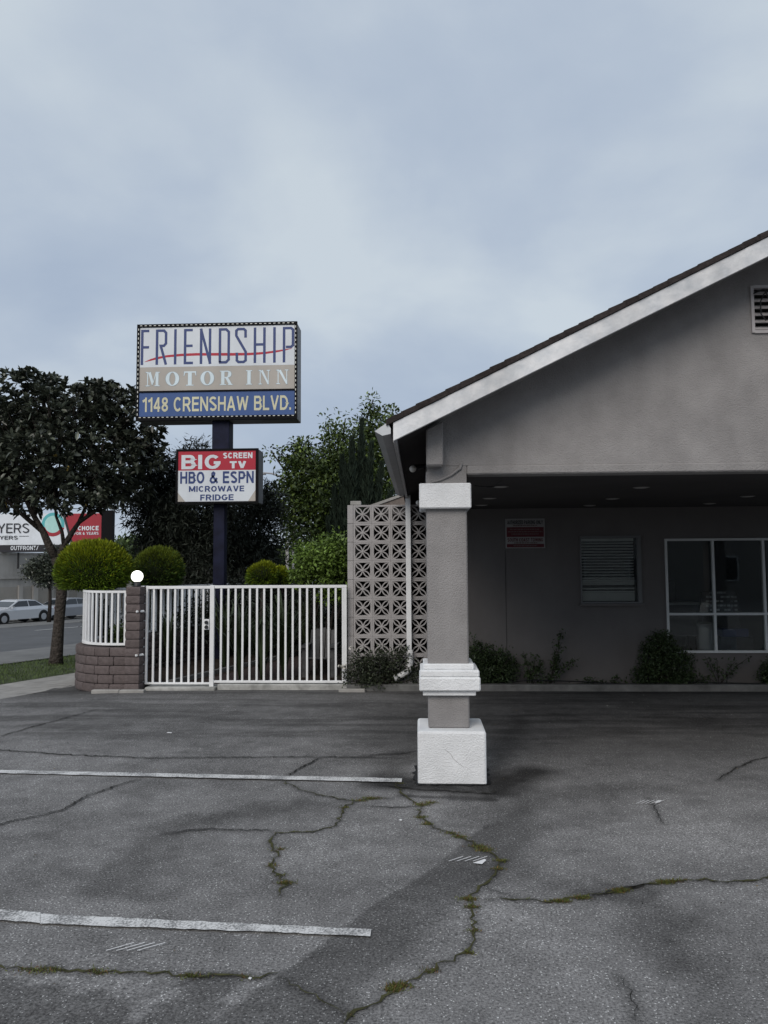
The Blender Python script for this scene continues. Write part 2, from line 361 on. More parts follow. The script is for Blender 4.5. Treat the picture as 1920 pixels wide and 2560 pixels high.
idx = np.arange(nx*ny).reshape(ny, nx); Fq = np.stack([idx[:-1, :-1], idx[:-1, 1:], idx[1:, 1:], idx[1:, :-1]], -1)
kk = keep[:-1, :-1] & keep[1:, 1:] & keep[1:, :-1] & keep[:-1, 1:]
Fq = Fq[kk].reshape(-1, 4); V[:, 2] -= np.where(keep.ravel(), 0, .3)
def asphalt_mat():
    m = bpy.data.materials.new('lot_asphalt'); m.use_nodes = True; t = m.node_tree; b = t.nodes['Principled BSDF']; n = t.nodes.new; l = t.links.new
    geo = n('ShaderNodeNewGeometry'); a = n('ShaderNodeAttribute'); a.attribute_name = 'tone'
    v1 = n('ShaderNodeTexNoise'); v1.inputs['Scale'].default_value = 75; v1.inputs['Detail'].default_value = 5; v1.inputs['Roughness'].default_value = .8; l(geo.outputs['Position'], v1.inputs['Vector'])
    rp = n('ShaderNodeValToRGB'); l(v1.outputs['Fac'], rp.inputs[0]); e = rp.color_ramp.elements
    e[0].position = .36; e[0].color = (.056, .055, .055, 1); e[1].position = .66; e[1].color = (.285, .280, .276, 1)
    vo = n('ShaderNodeTexVoronoi'); vo.inputs['Scale'].default_value = 110; l(geo.outputs['Position'], vo.inputs['Vector'])
    sv = n('ShaderNodeSeparateColor'); l(vo.outputs['Color'], sv.inputs[0])
    gt = n('ShaderNodeMath'); gt.operation = 'GREATER_THAN'; l(sv.outputs[0], gt.inputs[0]); gt.inputs[1].default_value = .93
    lt = n('ShaderNodeMath'); lt.operation = 'LESS_THAN'; l(vo.outputs['Distance'], lt.inputs[0]); lt.inputs[1].default_value = .42
    mu = n('ShaderNodeMath'); mu.operation = 'MULTIPLY'; l(gt.outputs[0], mu.inputs[0]); l(lt.outputs[0], mu.inputs[1])
    mm = n('ShaderNodeMix'); mm.data_type = 'RGBA'; l(mu.outputs[0], mm.inputs[0]); l(rp.outputs[0], mm.inputs[6]); mm.inputs[7].default_value = (.50, .50, .49, 1)
    vm = n('ShaderNodeVectorMath'); vm.operation = 'MULTIPLY'; l(mm.outputs[2], vm.inputs[0]); l(a.outputs['Color'], vm.inputs[1]); l(vm.outputs[0], b.inputs['Base Color'])
    b.inputs['Roughness'].default_value = 1.0; b.inputs['Specular IOR Level'].default_value = .08
    bp = n('ShaderNodeBump'); bp.inputs['Strength'].default_value = .6; bp.inputs['Distance'].default_value = .004; l(v1.outputs['Fac'], bp.inputs['Height']); l(bp.outputs[0], b.inputs['Normal'])
    return m
lot = np_mesh('parking_lot', V, Fq, asphalt_mat(), T.reshape(-1), kind='structure', smooth=True)

def lotz(x, y): return float(np.clip(0, 0, 0))
# painted bay lines
def paint_mat():
    m = bpy.data.materials.new('bay_line_paint'); m.use_nodes = True; t = m.node_tree; b = t.nodes['Principled BSDF']; n = t.nodes.new; l = t.links.new
    geo = n('ShaderNodeNewGeometry')
    v1 = n('ShaderNodeTexNoise'); v1.inputs['Scale'].default_value = 70; v1.inputs['Detail'].default_value = 6; v1.inputs['Roughness'].default_value = .7; l(geo.outputs['Position'], v1.inputs['Vector'])
    v2 = n('ShaderNodeTexNoise'); v2.inputs['Scale'].default_value = 5; v2.inputs['Detail'].default_value = 4; l(geo.outputs['Position'], v2.inputs['Vector'])
    ad = n('ShaderNodeMath'); ad.operation = 'MULTIPLY_ADD'; l(v2.outputs['Fac'], ad.inputs[0]); ad.inputs[1].default_value = .55; l(v1.outputs['Fac'], ad.inputs[2])
    rp = n('ShaderNodeValToRGB'); l(ad.outputs[0], rp.inputs[0]); e = rp.color_ramp.elements
    e[0].position = .66; e[0].color = (.18, .18, .18, 1); e[1].position = .84; e[1].color = (.66, .66, .65, 1)
    l(rp.outputs[0], b.inputs['Base Color']); b.inputs['Roughness'].default_value = .8
    return m
PAINT = paint_mat()
def bayline(TL, TR, BR, BL, name='painted_line', label=None):
    tl, tr, br, bl_ = [gp(*p, .005) for p in (TL, TR, BR, BL)]
    n = max(2, int((tr-tl).length/.05)); mb = MB(); up_ = []; lo = []
    for i in range(n+1):
        t = i/n; j = random.uniform(-1, 1)*.006; k = random.uniform(-1, 1)*.006
        a = tl.lerp(tr, t); b = bl_.lerp(br, t); d = (a-b).normalized(); a = a+d*j; b = b+d*k; a.z = b.z = .0125
        up_.append(a); lo.append(b)
    for i in range(n): mb.poly([lo[i], lo[i+1], up_[i+1], up_[i]])
    return mk(name, mb, PAINT, lot, merge=True, label=label)
bayline((-900, 1908), (1005, 1947.5), (1004, 1957.5), (-900, 1914), label='thin white bay line ending beside the column base')
bayline((100, 2288), (928, 2326), (926, 2343), (100, 2312), label='wide worn white bay line in the foreground')
bayline((-900, 2215), (101, 2284), (101, 2310), (-900, 2242), label='wider left piece of the foreground bay line')

CRKM = mat('crack_dirt', (.022, .021, .018), 1, .3, 20)
CRKG = mat('crack_moss', (.050, .050, .020), 1, .4, 12)
WP = []   # weed anchor points (world, spread, count)
def crack(pts, wd, m=CRKM, seed=0):
    rg = random.Random(seed+len(pts)); P = [gp(*p) for p in pts]; Q = []
    for a, b in zip(P[:-1], P[1:]):
        n = max(2, int((b-a).length/.035)); d = (b-a).normalized(); nn = Vector((-d.y, d.x, 0))
        for i in range(n): Q.append(a.lerp(b, i/n)+nn*rg.gauss(0, .010))
    Q.append(P[-1]); mb = MB(); LL = []; RR = []
    for k, p in enumerate(Q):
        d = (Q[min(k+1, len(Q)-1)]-Q[max(k-1, 0)]).normalized(); nn = Vector((-d.y, d.x, 0)); taper = min(1, (k+1)/5, (len(Q)-k)/5)
        h = wd*.36*rg.uniform(.3, 1.6)*taper; LL.append(p+nn*h+Vector((0, 0, .0085))); RR.append(p-nn*h*rg.uniform(.5, 1.3)+Vector((0, 0, .0085)))
    for k in range(len(Q)-1): mb.poly([RR[k], RR[k+1], LL[k+1], LL[k]])
    mk('crack', mb, m, lot, merge=True); CQ.append(Q); return Q
CQ = []
crack([(-300,1860),(0,1876),(150,1887),(370,1896),(560,1894),(800,1893),(960,1895)], .022)
crack([(-200,2090),(0,2061),(153,2028),(220,1990),(312,1958),(345,1950)], .018)
c3 = crack([(706,1952),(749,1975),(809,1992),(889,2005),(862,2018),(842,2065),(782,2081),(690,2084),(670,2104),(696,2137),(676,2171),(713,2210),(696,2244)], .020, CRKG)
crack([(690,2078),(530,2074),(411,2085)], .014); crack([(889,2005),(928,1998),(975,1997)], .02, CRKG)
crack([(706,1952),(760,1915),(800,1895)], .018)
c4 = crack([(985,1960),(1012,1992),(1052,2016),(1047,2039),(1076,2068),(1128,2085),(1162,2099),(1209,2125),(1255,2154),(1243,2178),(1209,2221),(1174,2247),(1180,2276),(1183,2334),(1174,2380),(1128,2403),(1058,2438),(995,2473),(960,2496),(875,2542),(840,2600)], .020, CRKG)
crack([(1052,2016),(1000,2020),(930,2017)], .014); crack([(1052,2016),(1080,2008)], .03, CRKG)
c5 = crack([(1215,2250),(1284,2250),(1388,2256),(1481,2241),(1568,2224),(1654,2207),(1718,2201),(1799,2207),(1886,2204),(1920,2195),(2080,2170)], .022, CRKG)
crack([(1209,2221),(1284,2245)], .008); crack([(1481,2241),(1568,2224),(1630,2212)], .034)
c6 = crack([(-300,2400),(0,2419),(99,2429),(265,2433),(358,2436),(491,2443),(623,2446),(696,2436)], .022, CRKG)
crack([(703,2449),(809,2509),(862,2542)], .008, CRKG); crack([(0,1842),(99,1813),(199,1786),(235,1775)], .02)
crack([(1793,1952),(1830,1928),(1886,1900),(1960,1890)], .018); crack([(1540,2440),(1575,2480),(1590,2560)], .006)
crack([(900,1890),(1000,1885),(1040,1878)], .02)
crack([(1620,1995),(1640,2030),(1660,2060)], .008); crack([(960,1965),(1050,1975),(1230,1985),(1235,1978)], .03)
# dirt and crumbled edges beside the cracks
T2 = T.copy()
for Q in CQ:
    q = [(p.x, p.y) for p in Q]
    for i in range(0, len(q)-1, 12):
        part = q[i:i+13]; xs_ = [p[0] for p in part]; ys_ = [p[1] for p in part]
        ix = np.where((AX > min(xs_)-.12) & (AX < max(xs_)+.12))[0]; iy = np.where((AY > min(ys_)-.12) & (AY < max(ys_)+.12))[0]
        if len(ix) == 0 or len(iy) == 0: continue
        sl = np.ix_(iy, ix); d_ = seg_d(GX[sl], GY[sl], part); k_ = .38*np.exp(-(d_/(.018+.05*nzD[sl]*nzB[sl]))**2)
        T2[sl] = np.minimum(T2[sl], T[sl]*(1-k_))
ca = lot.data.color_attributes['tone']; buf = np.ones((T2.size, 4), np.float32); buf[:, :3] = T2.reshape(-1, 1); ca.data.foreach_set('color', buf.ravel())
# thin chalk-like scrapes
SCR = mat('white_scrape', (.75, .75, .75), .9)
def scrape(x, y, n, dxp, ln, h):
    mb = MB()
    for k in range(n):
        a = gp(x+k*dxp, y, .01); b = gp(x+k*dxp+ln, y-h, .01); d = (b-a).normalized(); q = Vector((-d.y, d.x, 0))*.0028; zz_ = Vector((0, 0, .004))
        mb.poly([a-q+zz_, b-q+zz_, b+q+zz_, a+q+zz_])
    mk('paint_scrape', mb, SCR, lot)
scrape(265, 2378, 4, 26, 70, 20); scrape(1122, 2154, 4, 20, 36, 12); scrape(1590, 2010, 5, 12, 22, 9)
mb = MB(); mb.poly([gp(*p, .011) for p in [(1182,2157),(1205,2160),(1216,2150),(1212,2147)]]); mb.poly([gp(*p, .011) for p in [(1636,2007),(1650,2006),(1654,2000),(1645,2001)]])
mb.poly([gp(*p, .011) for p in [(996,2050),(1003,2052),(1006,2049),(1001,2047)]]); mb.poly([gp(*p, .011) for p in [(416,1832),(428,1833),(430,1831),(420,1830)]]); mb.poly([gp(*p, .011) for p in [(620,2446),(626,2449),(630,2444),(624,2442)]])
mk('paint_fleck', mb, SCR, lot)

# weeds in the cracks
wp = []
def weeds(px, py, r_, n):
    c = gp(px, py); wp.append((c.x, c.y, r_, n))
for a in [(928,1997,.06,260),(900,2003,.05,120),(862,2020,.03,60),(700,2125,.03,80),(680,2165,.03,80),(713,2210,.035,240),(702,2190,.03,60),(1052,2014,.05,160),(1075,2008,.05,150),(1052,2045,.035,140),(1068,2062,.03,140),(1128,2085,.04,90),(1150,2094,.04,170),(1195,2118,.045,220),(1212,2127,.045,260),(1255,2154,.03,140),(1245,2175,.03,100),(1172,2250,.035,260),(1180,2270,.025,200),(1183,2330,.02,70),(1172,2385,.02,90),(1075,2430,.03,90),(1000,2468,.04,330),(985,2478,.03,220),(1395,2255,.03,120),(1410,2256,.03,140),(1452,2247,.035,220),(1545,2230,.035,330),(1552,2227,.03,220),(1660,2208,.04,280),(1680,2206,.03,120),(90,2429,.06,160),(130,2430,.04,90),(250,2433,.05,120),(480,2443,.045,150),(623,2446,.03,40),(1000,1960,.03,30),(1700,2203,.03,50)]:
    weeds(*a)
rg_ = lambda k: int(random.random()**4*12)
for Q, st_ in ((c4, 1), (c5, 1), (c6, 1), (c3, 1)):
    for p in Q[::3]: wp.append((p.x, p.y, .012, rg_(4)))
PP = []; 
for (x, y, r_, n) in wp:
    q = RNG.normal(0, 1, (n, 2))*np.array([r_, r_*.45])*.75; PP.append(np.c_[q[:, 0]+x, q[:, 1]+y, np.full(n, .002)])
PP = np.concatenate(PP); n = len(PP); D = np.c_[RNG.normal(0, .8, (n, 2)), RNG.uniform(.3, 1, n)]
V, F = leaves(PP, D, (.008, .028), (.002, .005)); br = RNG.random(n) < .25
tint = np.where(br[:, None], np.array([[1.5, .8, .9]]), np.array([[1, 1.15, .8]]))
np_mesh('weeds', V, F, WEEDM, tones(n, 4, .5, 1.6, tint), kind='stuff', label='tufts of weeds growing in the asphalt cracks', cat='weeds')

# crumbs, leaf scraps and grit lying on the asphalt
n = 900; P = np.c_[RNG.uniform(-5, 5, n), RNG.uniform(3, 11.8, n)**1.0, np.full(n, .004)]; ok = vnoise(P[:, 0], P[:, 1], 1.2, 91) > .42; P = P[ok]; n = len(P)
V, F = leaves(P, np.c_[RNG.normal(0, 1, (n, 2)), RNG.uniform(0, .15, n)], (.004, .022), (.003, .010), .3)
cols = np.array([[.35, .28, .18], [1.6, 1.6, 1.5], [.12, .10, .08], [.7, .55, .3], [.1, .1, .1]])[RNG.integers(0, 5, n)]
np_mesh('litter', V, F, lm('litter_scraps', (.30, .30, .30), .9, .1), np.repeat(cols, 4, 0), kind='stuff', label='small leaf scraps and grit on the asphalt', cat='litter')
# black sealant skirt round the column base
def skirt(x0, x1, y0, y1, e_=.035):
    mb = MB(); out = []; inn = []
    for (ax, ay), (bx, by), (nx2, ny2) in [((x0, y0), (x1, y0), (0, -1)), ((x1, y0), (x1, y1), (1, 0)), ((x1, y1), (x0, y1), (0, 1)), ((x0, y1), (x0, y0), (-1, 0))]:
        for k in range(12):
            t = k/12; x, y = ax+(bx-ax)*t, ay+(by-ay)*t; d = e_*random.uniform(.4, 1.7); out.append((x+nx2*d-(ny2*0), y+ny2*d, .009)); inn.append((x-nx2*.03, y-ny2*.03, .009))
    for k in range(len(out)): k2 = (k+1) % len(out); mb.poly([inn[k], inn[k2], out[k2], out[k]])
    return mk('tar_skirt', mb, mat('tar', (.012, .012, .013), .7), lot)
skirt(-.04, .56, 6.85, 7.45)
# grass verge blades
n = 26000; a = RNG.uniform(7, 26, n); wv = RNG.uniform(11.3, 14.2, n); P = np.array([SV.x*a+NV.x*wv, SV.y*a+NV.y*wv, np.interp(wv, GW, GZ)-.013*a]).T
bare = vnoise(P[:, 0], P[:, 1], .9, 77) > .30; P = P[bare]; n = len(P)
V, F = leaves(P, np.c_[RNG.normal(0, .5, (n, 2)), np.ones(n)], (.03, .085), (.006, .013))
np_mesh('grass', V, F, GRASSM, tones(n, 4, .55, 1.35), kind='stuff', label='short green grass on the strip beside the street', cat='grass')

# garden bed behind the gate, path, edging
mb = MB(); mb.poly([(-5.55, 12.2, .03), (1.0, 12.2, .03), (8, 12.2, .03), (8, 30, .03), (0.2, 30, .03)])
mk('garden_soil', MB().poly([(-5.4, 12.15, .03), (.2, 12.15, .03), (.2, 30, .03), (-.1, 30, .03), (-5.3, 14.6, .03)]), SOIL, kind='structure')
mk('garden_path', MB().poly([(-3.75, 12.2, .04), (-2.35, 12.2, .04), (-1.2, 17, .04), (-2.3, 17, .04)]), mat('red_path', (.050, .034, .031), .9, .2, 12, .4, 50), kind='structure')
mb = MB(); mb.prism([(-4.05, 12.3, .02), (-3.97, 12.3, .02), (-3.97, 12.3, .10), (-4.05, 12.3, .10)], (1.55, 4.6, 0)); mk('path_edging', mb, CONCD, kind='structure')
mk('planter_soil', MB().box(-1.1, 14, 11.98, 12.5, -.1, .04), SOIL, kind='structure')
# gate sill and kerb
mb = MB()
for (x0, x1, y0, y1, z1) in [(-4.28, -3.18, 11.86, 12.25, .045), (-3.16, -1.13, 11.93, 12.25, .085)]: mb.box(x0, x1, y0, y1, -.1, z1)
mk('gate_sill', mb, mat('worn_concrete', (.42, .42, .40), .95, .25, 8, .6, 40, .1, stain=.35), kind='structure', bevel=.012)
mk('planter_kerb', MB().box(-1.14, 14, 11.84, 11.98, -.1, .095), CONCD, kind='structure', bevel=.012)
mb = MB(); mb.box(-1.25, -.85, 11.72, 11.835, -.05, .045); mk('broken_kerb_piece', mb, CONC, kind='structure', bevel=.012)
mb = MB(); mb.box(-5.05, -4.62, 11.70, 11.80, -.06, .03); mb.box(-4.60, -4.22, 11.66, 11.775, -.06, .035); mk('footing_slab', mb, CONC, kind='structure', bevel=.01)

# ------------------------------------------------------------------ motel building
B = root('motel_building', (3.4, 12.35, 0), 'taupe stucco motel office with white-edged gable roof over a dark drive-through carport', 'building')
RX = 3.4; CZ = 2.80; PLY = 6.97                      # ridge x, ceiling z, gable face y
XL, XR = at(1069, 1180, 6.97).x, 2*RX-at(1069, 1180, 6.97).x
def roofz(x): return 3.112 + (min(x, 2*RX-x)+.226)*.484    # top line of the rake board
# column
def column(x0, lab):
    c = sub('column', B); c['label'] = lab
    X = lambda v: x0+v
    mk('base_block', MB().box(X(-.04), X(.56), 6.85, 7.45, -.05, .455), STUCW, c, bevel=.022)
    mk('shaft', MB().box(X(.058), X(.425), 6.975, 7.34, .455, CZ-.04), STUC, c, bevel=.012)
    mk('band_lower_moulding', MB().box(X(.012), X(.480), 6.925, 7.39, .748, .792), STUCW, c, bevel=.006)
    mk('band', MB().box(X(-.020), X(.520), 6.885, 7.43, .792, .915), STUCW, c, bevel=.012)
    mk('band_step', MB().box(X(-.012), X(.512), 6.893, 7.422, .915, .975), STUCW, c, bevel=.010)
    mk('band_upper_moulding', MB().box(X(.015), X(.470), 6.93, 7.385, .975, 1.025), STUCW, c, bevel=.010)
    if x0 == 0:
        mk('hairline_crack', MB().ribbon([(.20, .30), (.25, .26), (.27, .22), (.33, .17), (.36, .15)], .0018, 6.8485), MORTAR, c)
    mk('cap', MB().box(X(-.005), X(.462), 6.91, 7.40, 2.412, 2.64), STUCW, c, bevel=.010)
    return c
column(0, 'square stucco column with white base block, band and cap')
column(2*RX-.485, 'right-hand stucco column of the carport')
# gable wall with vent hole (front face polygons) and beam
VX0, VX1, VZ0, VZ1 = at(1880, 835, PLY).x, 2*RX-at(1880, 835, PLY).x, at(1880, 833, PLY).z, at(1880, 716, PLY).z
zt = lambda x: roofz(x)-.10
beamz = 2.805
mb = MB()
def gprism(pts): mb.prism([(x, PLY, z) for x, z in pts], (0, .22, 0))
gprism([(XL, beamz), (VX0, beamz), (VX0, zt(VX0)), (XL, zt(XL))])
gprism([(VX0, beamz), (VX1, beamz), (VX1, VZ0), (VX0, VZ0)])
gprism([(VX0, VZ1), (VX1, VZ1), (VX1, zt(VX1)), (RX, zt(RX)), (VX0, zt(VX0))])
gprism([(VX1, beamz), (XR, beamz), (XR, zt(XR)), (VX1, zt(VX1))])
mk('gable_wall', mb, STUC, B)
mk('beam', MB().box(.427, 2*RX-.427, PLY-.018, PLY+.20, beamz-.085, beamz-.002), STUC, B, bevel=.012)
mk('beam_seat', MB().box(XL+.002, .425, PLY+.004, 7.33, 2.64, beamz-.002), STUC, B); mk('beam_seat', MB().box(2*RX-.425, XR-.002, PLY+.004, 7.33, 2.64, beamz-.002), STUC, B)
for s_ in (0, 1):
    x0, x1 = XL-.012, XL-.012+.150
    if s_: x0, x1 = 2*RX-x1, 2*RX-x0
    zb = at(1090, 1163, 6.80).z
    mk('corbel', MB().prism([(x0, 6.80, zb), (x1, 6.80, zb), (x1, 6.80, roofz(x1)-.14), (x0, 6.80, roofz(x0)-.14)], (0, .168, 0)), STUC, B, bevel=.01)
mb = MB(); mb.tube([at(1154, 1159, PLY-.01), at(1150, 1170, PLY-.01), at(1127, 1188, PLY-.012), at(1100, 1200, PLY-.01), at(1078, 1206, PLY-.01)], [.012, .016, .012, .010, .006], 6)
mk('patched_seam', mb, STUC, B, smooth=True)
for s_ in (0, 1):
    xa, xb = (XL, .28) if s_ == 0 else (2*RX-.28, XR)
    mk('side_beam', MB().box(xa+.004 if s_ == 0 else xa, xb if s_ == 0 else xb-.004, PLY+.222, 12.34, 2.70, 3.12), STUC, B)
# ceiling
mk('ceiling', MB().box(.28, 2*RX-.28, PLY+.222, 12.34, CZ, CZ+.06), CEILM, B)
# soffits beyond the walls
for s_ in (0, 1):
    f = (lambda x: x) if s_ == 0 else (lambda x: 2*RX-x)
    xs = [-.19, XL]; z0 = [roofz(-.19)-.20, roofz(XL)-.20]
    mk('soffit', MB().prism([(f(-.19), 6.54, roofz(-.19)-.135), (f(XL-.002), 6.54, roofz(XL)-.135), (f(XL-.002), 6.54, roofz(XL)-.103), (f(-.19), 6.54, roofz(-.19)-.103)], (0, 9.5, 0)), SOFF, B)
# rake boards, roof deck, shingles
BW = .153
for s_ in (0, 1):
    f = (lambda x: x) if s_ == 0 else (lambda x: 2*RX-x)
    mk('rake_board', MB().prism([(f(-.22), 6.48, roofz(-.22)-BW), (f(RX), 6.48, roofz(RX)-BW-.01), (f(RX), 6.48, roofz(RX)), (f(-.22), 6.48, roofz(-.22))], (0, .045, 0)), RAKEP, B, label='peeling white rake board of the gable')
    mk('rake_soffit', MB().prism([(f(-.18), 6.53, roofz(-.18)-.10), (f(RX), 6.53, roofz(RX)-.10), (f(RX), 6.53, roofz(RX)-.085), (f(-.18), 6.53, roofz(-.18)-.085)], (0, .44, 0)), STUC, B)
    mk('roof_deck', MB().prism([(f(-.2), 6.50, roofz(-.2)-.08), (f(RX), 6.50, roofz(RX)-.08), (f(RX), 6.50, roofz(RX)+.004), (f(-.2), 6.50, roofz(-.2)+.004)], (0, 9.55, 0)), SHING, B)
    n = 29; ln = (RX+.26)/n; 
    for k in range(n):
        xa = -.26+k*ln-.02; xb = xa+ln+.02; xb = min(xb, RX)
        j = random.uniform(-.004, .004); t0 = .054+j
        za, zb = roofz(xa)+.006, roofz(xb)+.006
        mk('shingle_course', MB().prism([(f(xa), 6.465+random.uniform(-.006, .006), za), (f(xb), 6.465, zb), (f(xb), 6.465, zb+.047), (f(xa), 6.465, za+t0)], (0, 9.6, 0)), SHING, B)
    # gutter trough and fascia
    p = [at(936.6, 1079, 6.50), at(956, 1090, 6.50), at(977, 1085, 6.50), at(977, 1072, 6.50), at(968.5, 1057, 6.50)]
    p = [(f(q.x), 6.50, q.z) for q in p]
    mk('gutter', MB().prism(p, (0, 5.75, 0)), GUTM, B)
    mk('gutter_end_cap', MB().prism([(x, 6.485, z) for x, _, z in p], (0, .012, 0)), mat('gutter_white', (.6, .62, .64), .5, .1, 5), B)
    mk('fascia', MB().box(min(f(-.225), f(-.19)), max(f(-.225), f(-.19)), 6.53, 16.0, roofz(-.2)-.17, roofz(-.2)-.005), GUTM, B)
# vent
v = sub('gable_vent', B)
mb = MB(); t_ = .022
for q in [(VX0-.005, VX0+t_, VZ0, VZ1), (VX1-t_, VX1+.005, VZ0, VZ1), (VX0+t_, VX1-t_, VZ0-.005, VZ0+t_), (VX0+t_, VX1-t_, VZ1-t_, VZ1+.004)]: mb.box(q[0], q[1], PLY-.02, PLY+.03, q[2], q[3])
mk('frame', mb, mat('vent_paint', (.45, .43, .43), .7, .1, 6), v)
ns = 6
for k in range(ns):
    z0 = VZ0+t_+.008+(VZ1-VZ0-2*t_)*k/ns
    mk('slat', MB().prism([(VX0+t_, PLY-.012, z0), (VX0+t_, PLY-.004, z0-.004), (VX0+t_, PLY+.07, z0+.045), (VX0+t_, PLY+.062, z0+.052)], (VX1-VX0-2*t_, 0, 0)), MATS['vent_paint'], v)
mk('backing', MB().box(VX0, VX1, PLY+.10, PLY+.12, VZ0, VZ1), BLACKM, v)
mb = MB(); c = at(1913, 760, PLY-.05)
mb.tube([c+Vector((.12, 0, .16)), c+Vector((.0, .01, .10)), c+Vector((-.045, -.01, .02)), c+Vector((-.04, 0, -.09)), c+Vector((.0, 0, -.15)), c+Vector((.06, 0, -.13)), c+Vector((.03, 0, .05)), c+Vector((.0, 0, .14))], .006, 5)
mb.tube([c+Vector((-.10, 0, .10)), c+Vector((-.02, -.01, .13)), c+Vector((.08, 0, .13))], .007, 5)
mk('loose_cable', mb, BLACKM, B)
# back wall with openings
WY = 12.35; TOPZ = CZ+.02
w1 = [at(1449, 1340, WY), at(1605, 1508, WY)]; w2 = [at(1660, 1347, WY), at(1660, 1632, WY)]
W2X1 = w2[0].x+.80*4
mb = MB()
def bw(x0, x1, z0, z1): mb.box(x0, x1, WY, WY+.2, z0, z1)
bw(.10, w1[0].x, 0, TOPZ); bw(w1[0].x, w1[1].x, 0, w1[1].z); bw(w1[0].x, w1[1].x, w1[0].z, TOPZ); bw(w1[1].x, w2[0].x, 0, TOPZ)
bw(w2[0].x, W2X1, 0, w2[1].z); bw(w2[0].x, W2X1, w2[0].z, TOPZ); bw(W2X1, 2*RX-.05, 0, TOPZ)
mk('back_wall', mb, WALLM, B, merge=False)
mb = MB()
for px in (1265,): p = at(px, 1500, WY); mb.box(p.x-.004, p.x+.004, WY-.004, WY-.001, .1, at(px, 1375, WY).z)
for k in range(1, 13): pass
mk('control_joint', mb, mat('joint_dark', (.05, .05, .05), .9), B)
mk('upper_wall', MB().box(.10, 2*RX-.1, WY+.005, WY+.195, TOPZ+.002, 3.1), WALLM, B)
mb = MB(); mb.box(.10, .25, WY+.2, 18, 0, 3.1); mb.box(2*RX-.25, 2*RX-.1, WY+.2, 18, 0, 3.1); mb.box(.25, 2*RX-.25, 17.8, 18, 0, 3.1); mb.box(.25, 2*RX-.25, WY+.2, 17.8, 2.85, 2.95)
mk('office_shell', mb, DARKIN, B); mk('office_floor', MB().box(.25, 2*RX-.25, WY+.2, 17.8, -.05, .06), mat('office_floor', (.08, .08, .08), .6), B)
# glass
def glass():
    m = bpy.data.materials.new('window_glass'); m.use_nodes = True; t = m.node_tree; t.nodes.clear(); n = t.nodes.new
    o = n('ShaderNodeOutputMaterial'); tr = n('ShaderNodeBsdfTransparent'); tr.inputs[0].default_value = (.92, .94, .94, 1)
    gl = n('ShaderNodeBsdfGlossy'); gl.inputs['Roughness'].default_value = .015; gl.inputs['Color'].default_value = (.9, .95, .95, 1)
    fr = n('ShaderNodeFresnel'); fr.inputs[0].default_value = 1.5; mi = n('ShaderNodeMixShader')
    t.links.new(fr.outputs[0], mi.inputs[0]); t.links.new(tr.outputs[0], mi.inputs[1]); t.links.new(gl.outputs[0], mi.inputs[2]); t.links.new(mi.outputs[0], o.inputs[0]); return m
GLASS = glass()
wn = sub('window', B); wn['label'] = 'small window with half-open horizontal blinds'
x0, x1, z0, z1 = w1[0].x, w1[1].x, w1[1].z, w1[0].z
mb = MB(); t_ = .035
for q in [(x0, x0+t_*.5, z0, z1), (x1-t_*1.6, x1, z0, z1), (x0+t_*.5, x1-t_*1.6, z0, z0+t_*.7), (x0+t_*.5, x1-t_*1.6, z1-t_, z1)]: mb.box(q[0], q[1], WY-.03, WY+.05, q[2], q[3])
mk('frame', mb, mat('dull_frame_paint', (.16, .165, .17), .6, .05, 5), wn); mk('sill', MB().box(x0-.03, x1+.04, WY-.06, WY-.002, z0-.04, z0-.002), WALLM, wn)
mk('pane', MB().box(x0+.02, x1-.06, WY+.02, WY+.026, z0+.03, z1-.04), GLASS, wn)
BL = mat('blind_slat', (.55, .55, .53), .6, .05, 5)
zc = z1-.06; gaps = [.046]*13+[.034, .03, .03, .07, .05, .03, .026, .026, .026]
k = 0
while zc > z0+.05:
    hgt = .020 if k < 13 else .027
    mk('blind_slat', MB().prism([(x0+.03, WY+.07, zc), (x0+.03, WY+.072, zc), (x0+.03, WY+.085, zc-hgt), (x0+.03, WY+.083, zc-hgt)], (x1-x0-.12, 0, 0)), BL, wn)
    zc -= gaps[min(k, len(gaps)-1)]; k += 1
mk('blind_head_rail', MB().box(x0+.03, x1-.09, WY+.06, WY+.10, z1-.085, z1-.04), BL, wn)
mk('backing', MB().box(x0+.01, x1-.02, WY+.15, WY+.16, z0, z1), BLACKM, wn)
wn = sub('window', B); wn['label'] = 'wide office window with white grid frame'
x0, x1, z0, z1 = w2[0].x, W2X1, w2[1].z, w2[0].z; zm = at(1740, 1535, WY).z; mw = .036
xs = [x0+mw/2, at(1783, 1440, WY).x, at(1909, 1440, WY).x]; stp = xs[2]-xs[1]; xs += [xs[2]+stp, x1-mw/2]
for k, x in enumerate(xs):
    for (za, zb) in ((z0+mw, zm-mw/2), (zm+mw/2, z1-mw)): mk('mullion', MB().box(x-mw/2, x+mw/2, WY-.03, WY+.04, za, zb), WFRAME, wn)
mk('top_rail', MB().box(x0, x1, WY-.032, WY+.042, z1-mw, z1), WFRAME, wn); mk('bottom_rail', MB().box(x0, x1, WY-.032, WY+.042, z0, z0+mw), WFRAME, wn); mk('transom', MB().box(x0, x1, WY-.032, WY+.042, zm-mw/2, zm+mw/2), WFRAME, wn)
for xa, xb in zip(xs[:-1], xs[1:]):
    for (za, zb) in ((z0+mw, zm-mw/2), (zm+mw/2, z1-mw)): mk('pane', MB().box(xa+mw/2, xb-mw/2, WY+.005, WY+.011, za, zb), GLASS, wn)
